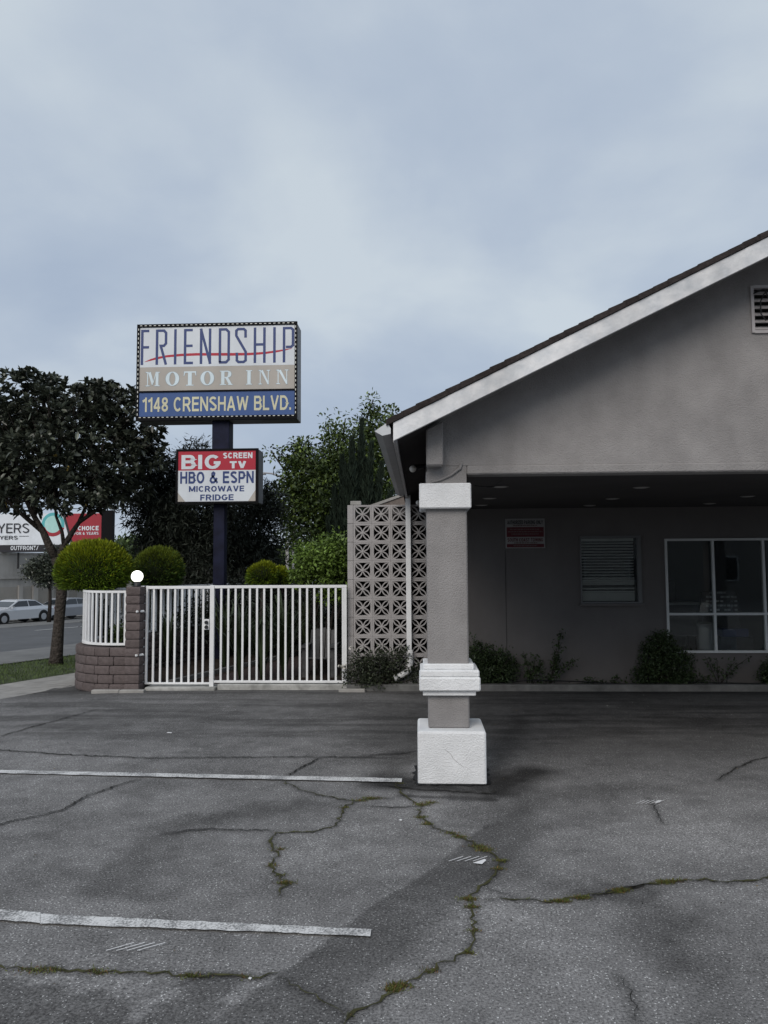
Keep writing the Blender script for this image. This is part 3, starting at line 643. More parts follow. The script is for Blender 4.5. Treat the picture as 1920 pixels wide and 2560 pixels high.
# downspout
dx0, dx1 = at(1015, 1400, 12.05).x, at(1027.5, 1400, 12.05).x
ds = sub('downspout', B); ztop = at(1022, 1243, 12.05).z; zbot = at(1022, 1645, 12.05).z
mk('pipe', MB().box(dx0, dx1, 12.02, 12.10, zbot, ztop+.03), WHITEP, ds, bevel=.004)
xm = (dx0+dx1)/2
mk('elbow', MB().tube([(xm+.006, 12.06, zbot+.12), (xm+.012, 12.06, zbot-.08), (xm+.005, 12.06, zbot-.17), (xm-.06, 12.04, zbot-.23), (xm-.24, 11.98, zbot-.30)], .052, 10), WHITEP, ds, smooth=True)
mk('strap', MB().box(dx0-.012, dx1+.012, 12.012, 12.104, zbot+.02, zbot+.05), GUTM, ds)
# flood bulbs under the eave
FX = mat('bulb_glass', (.62, .60, .56), .4)
for (px, py, Y, r_, lab) in [(1032, 1172, 7.9, .036, 'white flood bulb under the eave, nearer the column'), (1046, 1257, 10.9, .036, 'white flood bulb under the eave, just above the screen wall')]:
    c = at(px, py, Y); t = root('flood_lamp', c, lab, 'lamp', 'flood lamps under the eave')
    mb = MB(); prof = [(r_*math.sin(a)*1.0+1e-4, -r_*math.cos(a)) for a in np.linspace(.0, math.pi, 9)]; mb.lathe((c.x, c.y, c.z), prof, 14); mk('bulb', mb, FX, t, smooth=True)
    mk('socket', MB().tube([c+Vector((.02, .03, .012)), c+Vector((.05, .10, .03)), Vector((XL+.012, c.y+.16, c.z+.06))], [.03, .028, .022], 10), BLACKM, t, smooth=True)
# ceiling lights
LENS = mat('downlight_lens', (.42, .41, .40), .6); TRIM = mat('downlight_trim', (.22, .21, .21), .6)
spots = [(1251,1216,'over the left end of the front row'),(1224,1245,'middle of the left row'),(1203.5,1262,'rearmost of the left row'),(1603,1217.7,'frontmost of the middle row'),(1531,1246,'second of the middle row'),(1474,1263,'rearmost of the middle row'),(1869,1240,'nearer of the two in the right row'),(1774,1258,'rearmost of the right row')]
L0 = None
for (px, py, lab) in spots:
    c = gp(px, py, CZ)
    if L0 is None:
        L0 = root('ceiling_light', c, 'x', 'light', 'recessed lights in the carport ceiling')
        mk('trim', MB().lathe((c.x, c.y, c.z), [(.094, -.001), (.096, -.006), (.086, -.009), (.080, -.006)], 20), TRIM, L0); mk('lens', MB().lathe((c.x, c.y, c.z), [(.079, -.006), (.07, -.011), (.04, -.014)], 20), LENS, L0, smooth=True)
        o = L0
    else:
        o = L0.copy(); COL.objects.link(o); o.location = c
        for ch in L0.children: q = ch.copy(); COL.objects.link(q); q.parent = o
    o['label'] = 'round recessed carport ceiling light, '+lab
mb = MB(); p0 = at(1258, 1181, 7.25); mb.tube([at(1186, 1214, 7.5), at(1215, 1217, 7.8), at(1235, 1217, 7.9), at(1252, 1203, 7.7), at(1257, 1192, 7.6), at(1256, 1183, 7.5)], .004, 5)
mk('ceiling_cable', mb, BLACKM, B)

# ------------------------------------------------------------------ text helpers
def arc(cx_, cy_, rx, ry, a0, a1, n=8):
    return [(cx_+rx*math.cos(R(a0+(a1-a0)*k/n)), cy_+ry*math.sin(R(a0+(a1-a0)*k/n))) for k in range(n+1)]
def glyph_strokes(ch, h):                          # centre lines of heavy sans capitals; cap height 1, half stroke h
    t, b = 1-h, h
    def rnd(w_, y0, y1, x0=h): r_ = min((y1-y0)/2, w_*.55); return [(x0, y1)]+arc(w_-h-r_*.8, y1-r_, r_*.8, r_, 90, 0, 5)+arc(w_-h-r_*.8, y0+r_, r_*.8, r_, 0, -90, 5)+[(x0, y0)]
    E = lambda w_: [[(w_, t), (h, t), (h, b), (w_, b)]]
    G = {
     'A': (.80, [[(h*.9, 0), (.40, 1-h*.2)], [(.40, 1-h*.2), (.80-h*.9, 0)], [(.20, .27), (.60, .27)]]),
     'B': (.72, [[(h, 0), (h, 1)], rnd(.68, .52, t), rnd(.72, b, .52)]),
     'C': (.76, [arc(.39, .5, .39-h, .5-h, 42, 318, 14)]), 'D': (.76, [[(h, 0), (h, 1)], rnd(.76, b, t)]),
     'E': (.66, E(.66)+[[(h, .52), (.61, .52)]]), 'F': (.62, [[(h, 0), (h, t), (.62, t)], [(h, .48), (.56, .48)]]),
     'G': (.80, [arc(.40, .5, .40-h, .5-h, 42, 330, 14)+[(.80-h, .42)], [(.46, .44), (.80, .44)]]),
     'H': (.74, [[(h, 0), (h, 1)], [(.74-h, 0), (.74-h, 1)], [(h, .52), (.74-h, .52)]]), 'I': (2*h, [[(h, 0), (h, 1)]]),
     'K': (.76, [[(h, 0), (h, 1)], [(.70, 1), (h*1.6, .42)], [(.30, .60), (.74, 0)]]), 'L': (.60, [[(h, 1), (h, b), (.60, b)]]),
     'M': (.92, [[(h, 0), (h, 1)], [(h, .96), (.46, .12)], [(.46, .12), (.92-h, .96)], [(.92-h, 0), (.92-h, 1)]]),
     'N': (.76, [[(h, 0), (h, 1)], [(h, .96), (.76-h, .04)], [(.76-h, 0), (.76-h, 1)]]),
     'O': (.80, [arc(.40, .5, .40-h, .5-h, 90, 451, 20)]), 'P': (.70, [[(h, 0), (h, 1)], rnd(.70, .42, t)]),
     'R': (.76, [[(h, 0), (h, 1)], rnd(.71, .46, t), [(.40, .46), (.70, 0)]]),
     'S': (.70, [arc(.35, .74, .35-h, .26-h, 25, 180, 9)+[(h*1.05, .68), (.35, .52), (.70-h*1.05, .34)]+arc(.35, .27, .35-h, .27-h, 0, -155, 9)]),
     'T': (.68, [[(.34, 0), (.34, 1-h*2)], [(0, t), (.68, t)]]), 'U': (.74, [[(h, 1)]+arc(.37, .37, .37-h, .37-h, 180, 360, 10)+[(.74-h, 1)]]),
     'V': (.78, [[(h*.9, 1), (.39, .03)], [(.39, .03), (.78-h*.9, 1)]]), 'W': (1.12, [[(h*.9, 1), (.30, .04)], [(.30, .04), (.56, .92)], [(.56, .92), (.82, .04)], [(.82, .04), (1.12-h*.9, 1)]]),
     'X': (.76, [[(h, 0), (.76-h, 1)], [(h, 1), (.76-h, 0)]]), 'Y': (.76, [[(h*.9, 1), (.38, .45)], [(.76-h*.9, 1), (.38, .45)], [(.38, .46), (.38, 0)]]),
     'Z': (.68, [[(0, t), (.62, t)], [(.60, .95), (.08, .05)], [(.04, b), (.68, b)]]),
     '1': (.42, [[(.42-h, 0), (.42-h, 1)], [(.42-h, .86), (.02, .72)]]), '4': (.64, [[(.46, 0), (.46, 1)], [(.43, .93), (h*.6, .28)], [(.02, .28), (.64, .28)]]),
     '8': (.62, [arc(.31, .74, .29-h, .26-h, 90, 451, 14), arc(.31, .27, .31-h, .27-h, 90, 451, 14)]), '6': (.62, [arc(.31, .31, .31-h, .31-h, 90, 451, 14), [(h*1.02, .34), (h*1.1, .62), (.22, .86), (.50, .94)]]),
     '&': (.82, [[(.82, .04), (.26, .66), (.26, .82), (.38, 1-h*.9), (.50, .84), (.46, .68), (.14, .40), (h*.9, .24), (.22, h*.9), (.44, h*.9), (.66, .26), (.74, .46)]]),
     '.': (2*h, [[(h, 0), (h, 2*h)]]), '/': (.5, [[(.05, 0), (.45, 1)]]), ' ': (.30, [])}
    return G[ch]
def text_mb(body, x0, x1, z0, z1, y, bold=.18):
    h = bold/2; H_ = z1-z0; gap = .125; cur = 0; items = []
    for ch in body: w_, st__ = glyph_strokes(ch, h); items.append((cur, st__)); cur += w_+gap
    cur -= gap; sx = (x1-x0)/(cur*H_); mb = MB(); k = 0
    for ox, sts in items:
        for pl in sts:
            k += 1; mb.ribbon([((ox+px_)*H_, py_*H_) for px_, py_ in pl], 2*h*H_, y-.0004*(k % 4))
    mb.v = [(x0+v[0]*sx, v[1], z0+v[2]) for v in mb.v]; return mb
def enamel(name, c, v_=.05): return mat(name, c, .45, v_, 2.5, spec=.35, stain=.10)
S_WHITE = enamel('sign_white', (.66, .70, .74)); S_BLUE = enamel('sign_letter_blue', (.026, .052, .175)); S_RED = enamel('sign_red', (.42, .012, .035))
S_BEIGE = enamel('sign_beige', (.42, .39, .35)); S_BAND = enamel('sign_blue_band', (.035, .090, .26)); S_YEL = enamel('sign_pale_yellow', (.62, .60, .42)); S_PALE = enamel('sign_pale_blue', (.66, .77, .82))
S_BLK = enamel('sign_black', (.02, .02, .025))

# ------------------------------------------------------------------ pole sign
SY = 15.5
def sc(cx_, cy_, Y=SY): return at(320+cx_/3.606, 780+cy_/3.606, Y)
PS = root('pole_sign', (at(555, 1400, SY+.25).x, SY+.25, 0), 'tall motel pole sign with a large lettered cabinet above a smaller one', 'sign')
cxl, cxr = sc(85, 500).x, sc(1522, 500).x; czt, czb = (sc(85, 128).z+sc(1522, 84).z)/2, (sc(95, 980).z+sc(1522, 960).z)/2
DEP = .56
cab = mk('main_cabinet', MB().box(cxl, cxr, SY+.02, SY+DEP, czb, czt), CABS, PS, bevel=.01)
fl, fr_ = sc(106, 500).x, sc(1504, 500).x
ft = (sc(106, 146).z+sc(1504, 112).z)/2; f1 = (sc(106, 508).z+sc(1504, 470).z)/2; f2 = (sc(106, 718).z+sc(1504, 690).z)/2; f2b = (sc(106, 733).z+sc(1504, 704).z)/2; fb = (sc(106, 948).z+sc(1504, 925).z)/2
mb = MB()
for q in [(cxl-.01, fl, czb-.01, czt+.01), (fr_, cxr+.01, czb-.01, czt+.01), (fl, fr_, ft, czt+.01), (fl, fr_, czb-.01, fb), (fl, fr_, f2b, f2)]: mb.box(q[0], q[1], SY-.03, SY+.018, q[2], q[3])
RETM = mat('retainer_black', (.007, .007, .008), .7, spec=.1)
mk('retainer_frame', mb, RETM, cab)
pw = mk('name_panel', MB().box(fl, fr_, SY-.012, SY+.017, f1, ft), S_WHITE, cab)
mk('motor_inn_panel', MB().box(fl, fr_, SY-.012, SY+.017, f2, f1-.001), S_BEIGE, cab); mk('address_panel', MB().box(fl, fr_, SY-.012, SY+.017, fb, f2b), S_BAND, cab)
# dashes (small marker lamps) around the retainer
mb = MB(); yy = SY-.036
def dashes(xa, xb, z, n):
    for k in range(n): x = xa+(xb-xa)*(k+.5)/n; mb.box(x-.022, x+.022, yy, yy+.005, z-.008, z+.008)
def vdash(x, za, zb, n):
    for k in range(n): z = za+(zb-za)*(k+.5)/n; mb.box(x-.008, x+.008, yy, yy+.005, z-.022, z+.022)
dashes(cxl+.03, cxr-.03, (czt+ft)/2+.005, 34); dashes(cxl+.03, cxr-.03, fb-.018, 34); vdash((cxl+fl)/2, fb, ft, 20); vdash((cxr+fr_)/2, fb, ft, 20)
mk('marker_lamps', mb, mat('marker_lamp', (.62, .63, .58), .4), cab, kind='stuff')
# FRIENDSHIP strokes
UW = fr_-fl; UH = ft-f1; sw = .0165*UW
def UX(cx_): return fl+(cx_-106)/(1504-106)*UW
zt_, zb_ = f1+UH*.945, f1+UH*.06
mb = MB(); lay = [0]
def rb(pts, wd=None):
    lay[0] += 1; q = [(UX(a), zb_+(zt_-zb_)*b) for a, b in pts]
    mb.ribbon(q, wd or sw, SY-.0135-.0004*(lay[0] % 4))
rb([(190, .965), (127, .965), (127, 0)]); rb([(190, .50), (134, .50)])
rb([(262, 0), (262, .965), (325, .965), (343, .90), (343, .60), (325, .535), (296, .535), (345, 0)])
rb([(428, 0), (428, 1)]); rb([(585, .965), (517, .965), (517, .035), (590, .035)]); rb([(585, .52), (524, .52)])
rb([(662, 0), (662, 1)]); rb([(658, 1.0), (746, 0)]); rb([(742, 0), (742, 1)])
rb([(832, .035), (832, .965), (888, .965), (911, .89), (911, .11), (888, .035), (824, .035)])
rb([(1062, .72), (1062, .92), (1046, .965), (995, .965), (979, .92), (979, .78), (1064, .32), (1064, .08), (1046, .035), (1000, .035), (985, .08), (985, .30)])
rb([(1147, 0), (1147, 1)]); rb([(1232, 0), (1232, 1)]); rb([(1154, .52), (1226, .52)]); rb([(1322, 0), (1322, 1)])
rb([(1408, 0), (1408, .965), (1470, .965), (1488, .92), (1488, .48), (1470, .435), (1425, .435)])
mk('name_lettering', mb, S_BLUE, cab)
mb = MB(); sp = [(150, .085, .004), (200, .135, .034), (260, .185, .045), (350, .235, .045), (480, .265, .050), (620, .275, .052), (800, .265, .055), (950, .255, .055), (1100, .255, .052), (1230, .275, .045), (1340, .315, .040), (1420, .355, .028), (1480, .395, .004)]
mb.ribbon([(UX(a), zb_+(zt_-zb_)*b) for a, b, _ in sp], [c*1.25*UH for _, _, c in sp], SY-.0128)
mk('red_swoosh', mb, S_RED, cab)
# MOTOR INN serif capitals
def rc(a, b, c, d): return [(a, b), (c, b), (c, d), (a, d)]
def ring(n=18, o=(.5, .5), i=(.23, .44)):
    out = []
    for k in range(n):
        a, b = 2*math.pi*k/n, 2*math.pi*(k+1)/n
        out.append([(.5+o[0]*math.cos(a), .5+o[1]*math.sin(a)), (.5+o[0]*math.cos(b), .5+o[1]*math.sin(b)), (.5+i[0]*math.cos(b), .5+i[1]*math.sin(b)), (.5+i[0]*math.cos(a), .5+i[1]*math.sin(a))])
    return out
GL = {
 'M': [rc(0,0,.28,.06), rc(.10,.06,.17,.94), rc(0,.94,.20,1), [(.17,.94),(.36,1.0),(.56,.32),(.50,.10),(.44,.10)], [(.50,.14),(.56,.22),(.80,1),(.72,1)], rc(.72,.06,.92,.94), rc(.64,0,1,.06), rc(.76,.94,1,1)],
 'O': ring(), 'T': [rc(.34,.06,.64,.90), rc(.20,0,.78,.06), rc(.03,.90,.97,1), [(0,.70),(.05,.70),(.12,.90),(.03,.90)], [(.95,.70),(1,.70),(.97,.90),(.88,.90)]],
 'I': [rc(.22,.06,.78,.94), rc(0,0,1,.06), rc(0,.94,1,1)],
 'N': [rc(0,0,.28,.06), rc(.10,.06,.17,.94), rc(0,.94,.20,1), [(.17,.94),(.36,1.0),(.90,.12),(.90,0),(.80,0)], rc(.83,.12,.90,.94), rc(.72,.94,1,1)],
 'R': [rc(0,0,.48,.06), rc(.10,.06,.36,.94), rc(0,.94,.36,1), rc(.36,.92,.62,1), [(.62,1),(.82,.94),(.90,.82),(.66,.88),(.62,.92)], [(.90,.82),(.90,.68),(.64,.70),(.66,.88)], [(.90,.68),(.80,.56),(.60,.50),(.36,.50),(.36,.56),(.58,.57),(.64,.70)], [(.42,.50),(.66,.50),(.94,.06),(.70,.06)], rc(.66,0,1,.06)]}
mbs = MB(); mbs2 = MB()
p1h = f1-f2
def glyph(ch, a, b, mbx, yo, g=0.0):
    for k, P in enumerate(GL[ch]):
        cxm = sum(p[0] for p in P)/len(P); czm = sum(p[1] for p in P)/len(P)
        q = []
        for (u, v) in P:
            X = UX(a)+(UX(b)-UX(a))*u; Z = f2+p1h*(.20+.60*v)
            if g: d = Vector((u-cxm, v-czm)); d = d.normalized() if d.length > 0 else d; X += d.x*g; Z += d.y*g
            q.append((X, yo-.0003*(k % 5), Z))
        mbx.poly(q)
for ch, a, b in [('M',165,290),('O',345,467),('T',508,622),('O',660,782),('R',835,948),('I',1070,1122),('N',1183,1282),('N',1342,1448)]:
    m1, m2 = MB(), MB(); glyph(ch, a, b, m1, SY-.016); glyph(ch, a, b, m2, SY-.0130, .014)
    mk('letter', m1, S_PALE, cab, kind='stuff'); mk('letter_outline', m2, enamel('sign_outline_grey', (.34, .38, .40)), cab, kind='stuff')
ph = f2b-fb
mk('address_lettering', text_mb('1148 CRENSHAW BLVD.', UX(138), UX(1472), fb+ph*.20, fb+ph*.80, SY-.0135, .165), S_YEL, cab)
# lower cabinet
SY2 = SY-.02
x0, x1, z1, z0 = sc(437, 1500, SY2).x, sc(1172, 1500, SY2).x, sc(800, 1237, SY2).z, sc(800, 1722, SY2).z
cab2 = mk('lower_cabinet', MB().box(x0, x1, SY2+.02, SY2+.52, z0, z1), CABS, PS, bevel=.01)
a0, a1 = sc(452, 1500, SY2).x, sc(1152, 1500, SY2).x; b1, b0 = sc(800, 1252, SY2).z, sc(800, 1708, SY2).z
mb = MB()
for q in [(x0-.008, a0, z0-.008, z1+.008), (a1, x1+.008, z0-.008, z1+.008), (a0, a1, b1, z1+.008), (a0, a1, z0-.008, b0)]: mb.box(q[0], q[1], SY2-.025, SY2+.018, q[2], q[3])
mk('retainer_frame', mb, RETM, cab2)
HX = lambda c: a0+(c-452)/700*(a1-a0); HZ = lambda c: b1+(c-1252)/(1708-1252)*(b0-b1)
mk('white_panel', MB().box(a0, a1, SY2-.01, SY2+.017, b0, HZ(1427)-.001), S_WHITE, cab2); mk('red_panel', MB().box(a0, a1, SY2-.01, SY2+.017, HZ(1427), b1), S_RED, cab2)
mb = MB(); yf = SY2-.0118
mb.poly([(HX(452), yf, HZ(1625)), (HX(520), yf, HZ(1708)), (HX(452), yf, HZ(1708))]); mb.poly([(HX(1152), yf, HZ(1605)), (HX(1152), yf, HZ(1708)), (HX(1085), yf, HZ(1708))])
mk('corner_triangle', mb, S_BEIGE, cab2)
for body, xa, xb, za, zb, m, bo in [('BIG', 482, 835, 1416, 1287, S_WHITE, .20), ('SCREEN', 858, 1122, 1322, 1270, S_WHITE, .22), ('TV', 918, 1066, 1412, 1348, S_WHITE, .26), ('HBO & ESPN', 472, 1135, 1546, 1438, S_BLUE, .19), ('MICROWAVE', 552, 1050, 1620, 1568, S_BLUE, .20), ('FRIDGE', 655, 955, 1699, 1645, S_BLUE, .20)]:
    mk('lettering', text_mb(body, HX(xa), HX(xb), HZ(za), HZ(zb), SY2-.0125, bo), m, cab2)
pcx = at(551, 1100, SY+.25).x
mk('upper_pole', MB().box(at(530, 1090, SY+.1).x, at(573, 1090, SY+.1).x, SY+.1, SY+.45, z1, czb), NAVY, PS, bevel=.01)
mk('pole', MB().box(at(533, 1350, SY+.15).x, at(561, 1350, SY+.15).x, SY+.15, SY+.38, 0, z0), NAVY, PS, bevel=.01)

# ------------------------------------------------------------------ screen wall of breeze blocks
BX0 = at(868.5, 1400, 12.12).x; BXa = at(883.4, 1400, 12.12).x; PIT = (at(745/3.95+840+46.3-4.5, 1400, 12.12).x-BXa)/4
SW = root('screen_wall', (BX0+.7, 12.2, 0), 'open breeze-block screen wall with petal pattern beside the carport column', 'wall')
bt = at(960, 1262, 12.12).z; RP = (bt-at(960, 1262+47*8, 12.12).z)/8
def breeze():
    mb = MB(); s_ = PIT; h = RP; fr = .029; g = .0010; d0, d1 = 0, .17
    for q in [(g, fr, g, h-g), (s_-fr, s_-g, g, h-g), (fr, s_-fr, g, fr), (fr, s_-fr, h-fr, h-g)]: mb.box(q[0], q[1], d0, d1, q[2], q[3])
    c = Vector((s_/2, h/2)); k = 0
    for sx in (-1, 1):
        for sz in (-1, 1):
            cor = Vector((s_/2+sx*(s_/2-fr+.002), h/2+sz*(h/2-fr+.002)))
            d = cor-c; nn = Vector((-d.y, d.x)).normalized()
            for sd_ in (-1, 1):
                k += 1; pts = []
                for i in range(6):
                    t = i/5; bul = math.sin(math.pi*t)*.030*sd_; p = c.lerp(cor, t)+nn*bul; pts.append(p)
                wd = .018; L_ = []; R_ = []
                for i, p in enumerate(pts):
                    dd = (pts[min(i+1, 5)]-pts[max(i-1, 0)]).normalized(); q = Vector((-dd.y, dd.x)); L_.append(p+q*wd/2); R_.append(p-q*wd/2)
                y0 = d0+.004+.0006*k; y1 = d1-.004-.0006*k
                for i in range(5):
                    mb.prism([(L_[i].x, y0, L_[i].y), (L_[i+1].x, y0, L_[i+1].y), (R_[i+1].x, y0, R_[i+1].y), (R_[i].x, y0, R_[i].y)][::-1], (0, y1-y0, 0))
    mb.prism([(c.x+.020*math.cos(a), d0+.002, c.y+.020*math.sin(a)) for a in np.arange(8)*math.pi/4], (0, d1-.004, 0))
    return mb
def solid(w_, h): return MB().box(.002, w_-.002, 0, .185, .002, h-.002)
b0m = mk('breeze_block', breeze(), BLOCKM, SW, local=True); base = Vector(SW.location); first = True
s0m = mk('plain_block', solid(BXa-BX0, RP), BLOCKM, SW, local=True, bevel=.004); firsts = True
for r_ in range(9):
    z = bt-(r_+1)*RP
    L = Vector((BX0, 12.115, z))-base
    if firsts: s0m.location = L; firsts = False
    else: inst(s0m, L, SW)
    for c_ in range(5):
        L = Vector((BXa+c_*PIT, 12.12, z))-base
        if first: b0m.location = L; first = False
        else: inst(b0m, L, SW)
mk('base_course', MB().box(BX0, BXa+PIT*5, 12.118, 12.30, -.05, bt-9*RP-.003), BLOCKM, SW)
p = at(888, 1262, 12.12); mk('cap_block', MB().box(at(876, 1255, 12.12).x, at(902, 1255, 12.12).x, 12.12, 12.28, bt+.002, bt+.065), CONC, SW, bevel=.004)
# rear wing roof seen over the screen
RW = root('rear_wing', (0.6, 17, 0), 'low rear wing with a brown shingled roof behind the screen wall', 'building')
ya = 15.5
e0 = at(930, 1266, ya); e1 = at(1016, 1237, ya)
mk('roof', MB().prism([(e0.x, ya, e0.z), (e1.x+.9, ya, e0.z-.04), (e1.x+.9, ya, e1.z+.45), (e1.x, ya, e1.z)], (0, 1.7, 0)), mat('roof_brown', (.16, .135, .12), .9, .2, 10, .5, 40), RW)
mk('fascia', MB().prism([(e0.x-.03, ya-.03, e0.z-.03), (e0.x-.03, ya-.03, e0.z+.03), (e1.x, ya-.03, e1.z+.05), (e1.x, ya-.03, e1.z-.0)], (0, .025, 0)), CONC, RW)
mk('wall', MB().box(e0.x+.25, e1.x+.6, ya+.1, ya+1.7, 0, e0.z-.03), WALLM, RW)
mk('added_shade_roof', MB().box(-1.05, .09, 12.45, 15.4, 2.66, 2.74), SHING, RW); mk('added_dark_wall', MB().box(-1.02, .09, 15.0, 15.2, 0, 2.655), mat('added_wall_shade_dark', (.022, .020, .020), .9), RW)  # added roof and near-black walls, put in to keep the screen openings dark
mk('added_dark_wall', MB().box(-1.05, -1.0, 12.6, 14.99, 0, 2.655), MATS['added_wall_shade_dark'], RW)

# ------------------------------------------------------------------ gate and pillar
GYY = 12.0
GT = root('metal_gate', (-2.8, GYY, 0), 'white painted metal bar gate with lock beside a fixed run of bars', 'gate')
def g4(cx_, cy_): return at(320+cx_/2.963, 1400+cy_/2.963, GYY)
zt1, zt0 = (g4(130, 200).z+g4(1600, 183).z)/2+.008, 0
zT = zt1; zTb = zT-.055; zB1 = g4(370, 906).z; zB0 = g4(370, 920).z
leaf = sub('gate_leaf', GT); leaf['label'] = 'narrow swinging leaf of the gate'
xa0, xa1 = g4(132, 500).x, g4(148, 500).x; xp0, xp1 = g4(607, 500).x, g4(640, 500).x
mk('hinge_post', MB().box(g4(95, 500).x, g4(121, 500).x, GYY-.035, GYY+.035, -.02, zT), WHITEP, GT, bevel=.004)
mk('stile', MB().box(xa0, xa1, GYY-.02, GYY+.02, zB0, zT), WHITEP, leaf, bevel=.003)
mk('top_rail', MB().box(xa1, xp0, GYY-.02, GYY+.02, zTb+.005, zT-.004), WHITEP, leaf, bevel=.003); mk('bottom_rail', MB().box(xa1, xp0, GYY-.02, GYY+.02, zB0, zB1), WHITEP, leaf, bevel=.003)
bz0, bz1 = zB1-.01, zTb+.01
bar = mk('bar', MB().box(-.0155, .0155, -.012, .012, bz0, bz1), WHITEP, leaf, local=True)
xsb = [g4(c, 500).x for c in (190, 243, 296, 348, 401, 453, 505, 557)]
bar.location = (xsb[0]-WL[leaf.name].x, 0, 0)
for x in xsb[1:]: inst(bar, (x-WL[leaf.name].x, 0, 0), leaf)
lk = mk('lock_plate', MB().box(g4(569, 450).x, g4(606, 450).x, GYY-.045, GYY-.021, g4(590, 515).z, g4(590, 437).z), WHITEP, leaf, bevel=.003)
for cy_ in (460, 495):
    c = g4(588, cy_); mk('knob', MB().tube([(c.x, GYY-.046, c.z), (c.x, GYY-.075, c.z)], .028, 12), BLACKM, lk if False else leaf)
mk('center_post', MB().box(xp0+.002, xp1, GYY-.03, GYY+.03, .03, zT+.004), WHITEP, GT, bevel=.004)
pan = sub('fixed_panel', GT); pan['label'] = 'wide fixed panel of white bars'
xe = g4(1622, 500).x; zf0, zf1 = .10, .135
mk('top_rail', MB().box(xp1, xe, GYY-.018, GYY+.018, zTb+.01, zT), WHITEP, pan, bevel=.003); mk('bottom_rail', MB().box(xp1, xe, GYY-.018, GYY+.018, zf0, zf1), WHITEP, pan, bevel=.003)
mk('end_stile', MB().box(xe-.045, xe-.002, GYY-.02, GYY+.02, .06, zTb+.008), WHITEP, pan, bevel=.003)
pb = mk('bar', MB().box(-.0155, .0155, -.012, .012, zf1-.01, zTb+.012), WHITEP, pan, local=True)
for k in range(18):
    L = (g4(690+k*(1592-690)/17, 500).x-WL[pan.name].x, 0, 0)
    if k == 0: pb.location = L
    else: inst(pb, L, pan)
# pillar with slump blocks
px0, px1 = at(309, 1600, 11.72).x, at(346, 1600, 11.72).x
PL = root('block_pillar', ((px0+px1)/2, 11.9, 0), 'square pillar of brown slump blocks with a globe lamp on top', 'pillar')
ptz = at(331, 1467, 11.72).z; nb = 12; bh = (ptz+.02)/nb
mk('core', MB().box(px0+.012, px1-.012, 11.79, 12.01, -.05, ptz-.01), MORTAR, PL)
def slump(w_, d_, h):
    mb = MB(); nx_, nz_ = 6, 4; bul = .0045
    ring_ = []
    for iz in range(nz_+1):
        v = iz/nz_; b_ = bul*math.sin(math.pi*v)**.7-.003*(abs(v-.5)*2)**4
        ring_.append([(-w_/2-b_, -d_/2-b_), (w_/2+b_, -d_/2-b_), (w_/2+b_, d_/2+b_), (-w_/2-b_, d_/2+b_)])
    for iz in range(nz_):
        z0_, z1_ = h*iz/nz_, h*(iz+1)/nz_
        for k in range(4):
            a, b = ring_[iz][k], ring_[iz][(k+1) % 4]; c, d = ring_[iz+1][(k+1) % 4], ring_[iz+1][k]
            mb.poly([(a[0], a[1], z0_), (b[0], b[1], z0_), (c[0], c[1], z1_), (d[0], d[1], z1_)])
    mb.poly([(x, y, h) for x, y in ring_[-1]]); mb.poly([(x, y, 0) for x, y in ring_[0][::-1]]); return mb
sb = mk('block', slump(px1-px0-.012, .26, bh-.010), SLUMP, PL, local=True, merge=True, bevel=.006)
for k in range(nb):
    L = (random.uniform(-.003, .003), 0, -.02+k*bh+.006)
    if k == 0: sb.location = L
    else: inst(sb, L, PL, random.uniform(-.012, .012))
c = at(343, 1441, 11.9); r_ = .092
GLB = root('globe_lamp', (c.x, 11.9, ptz), 'glowing white globe lamp on top of the brown block pillar', 'lamp')
mk('base', MB().lathe((c.x, 11.9, ptz-.008), [(.055, 0), (.06, .015), (.05, .03), (.05, c.z-ptz-r_*.86+.008)], 16), BLACKM, GLB, smooth=True)
mb = MB(); mb.lathe((c.x, 11.9, c.z), [(r_*math.sin(a), -r_*math.cos(a)) for a in np.linspace(.55, math.pi-.01, 16)], 28)
mk('globe', mb, mat('globe_glass', (.9, .9, .85), .4, emit=(1, .97, .90), estr=1.6), GLB, smooth=True)
for cy_ in (378, 699):
    q = at(320+85/2.963, 1400+cy_/2.963, 11.9); mk('hinge', MB().tube([(px1-.05, 11.755, q.z), (px1+.02, 11.86, q.z), (g4(95, 500).x+.03, 11.962, q.z)], .018, 8), WHITEP, GT)

# curved low wall with fence
CC = Vector((-4.75, 12.80)); CR = .95
path = []; s = 0
def wallpt(s):                                   # arc length from the pillar: short straight, arc, then along the street
    l0 = abs(CC.x-px0)-.0; tot = R(109.2)*CR
    if s < l0: return Vector((px0-s, CC.y-CR)), Vector((-1, 0))
    s -= l0
    if s < tot:
        a = s/CR; return Vector((CC.x-CR*math.sin(a), CC.y-CR*math.cos(a))), Vector((-math.cos(a), math.sin(a)))
    s -= tot; a = R(109.2); p = Vector((CC.x-CR*math.sin(a), CC.y-CR*math.cos(a))); d = Vector((-math.cos(a), math.sin(a))); return p+d*s, d
wt = at(240, 1619, CC.y-CR).z
CW = root('block_wall', (-5.0, 12.0, 0), 'low curved wall of brown slump blocks under the white fence', 'wall')
bl_ = .265; nrow = 5; bh = (wt+.04)/nrow
prof = slump(bl_-.012, .20, bh-.010)
sb = mk('block', prof, SLUMP, CW, local=True, merge=True, bevel=.006); first = True
LEN = 11.0
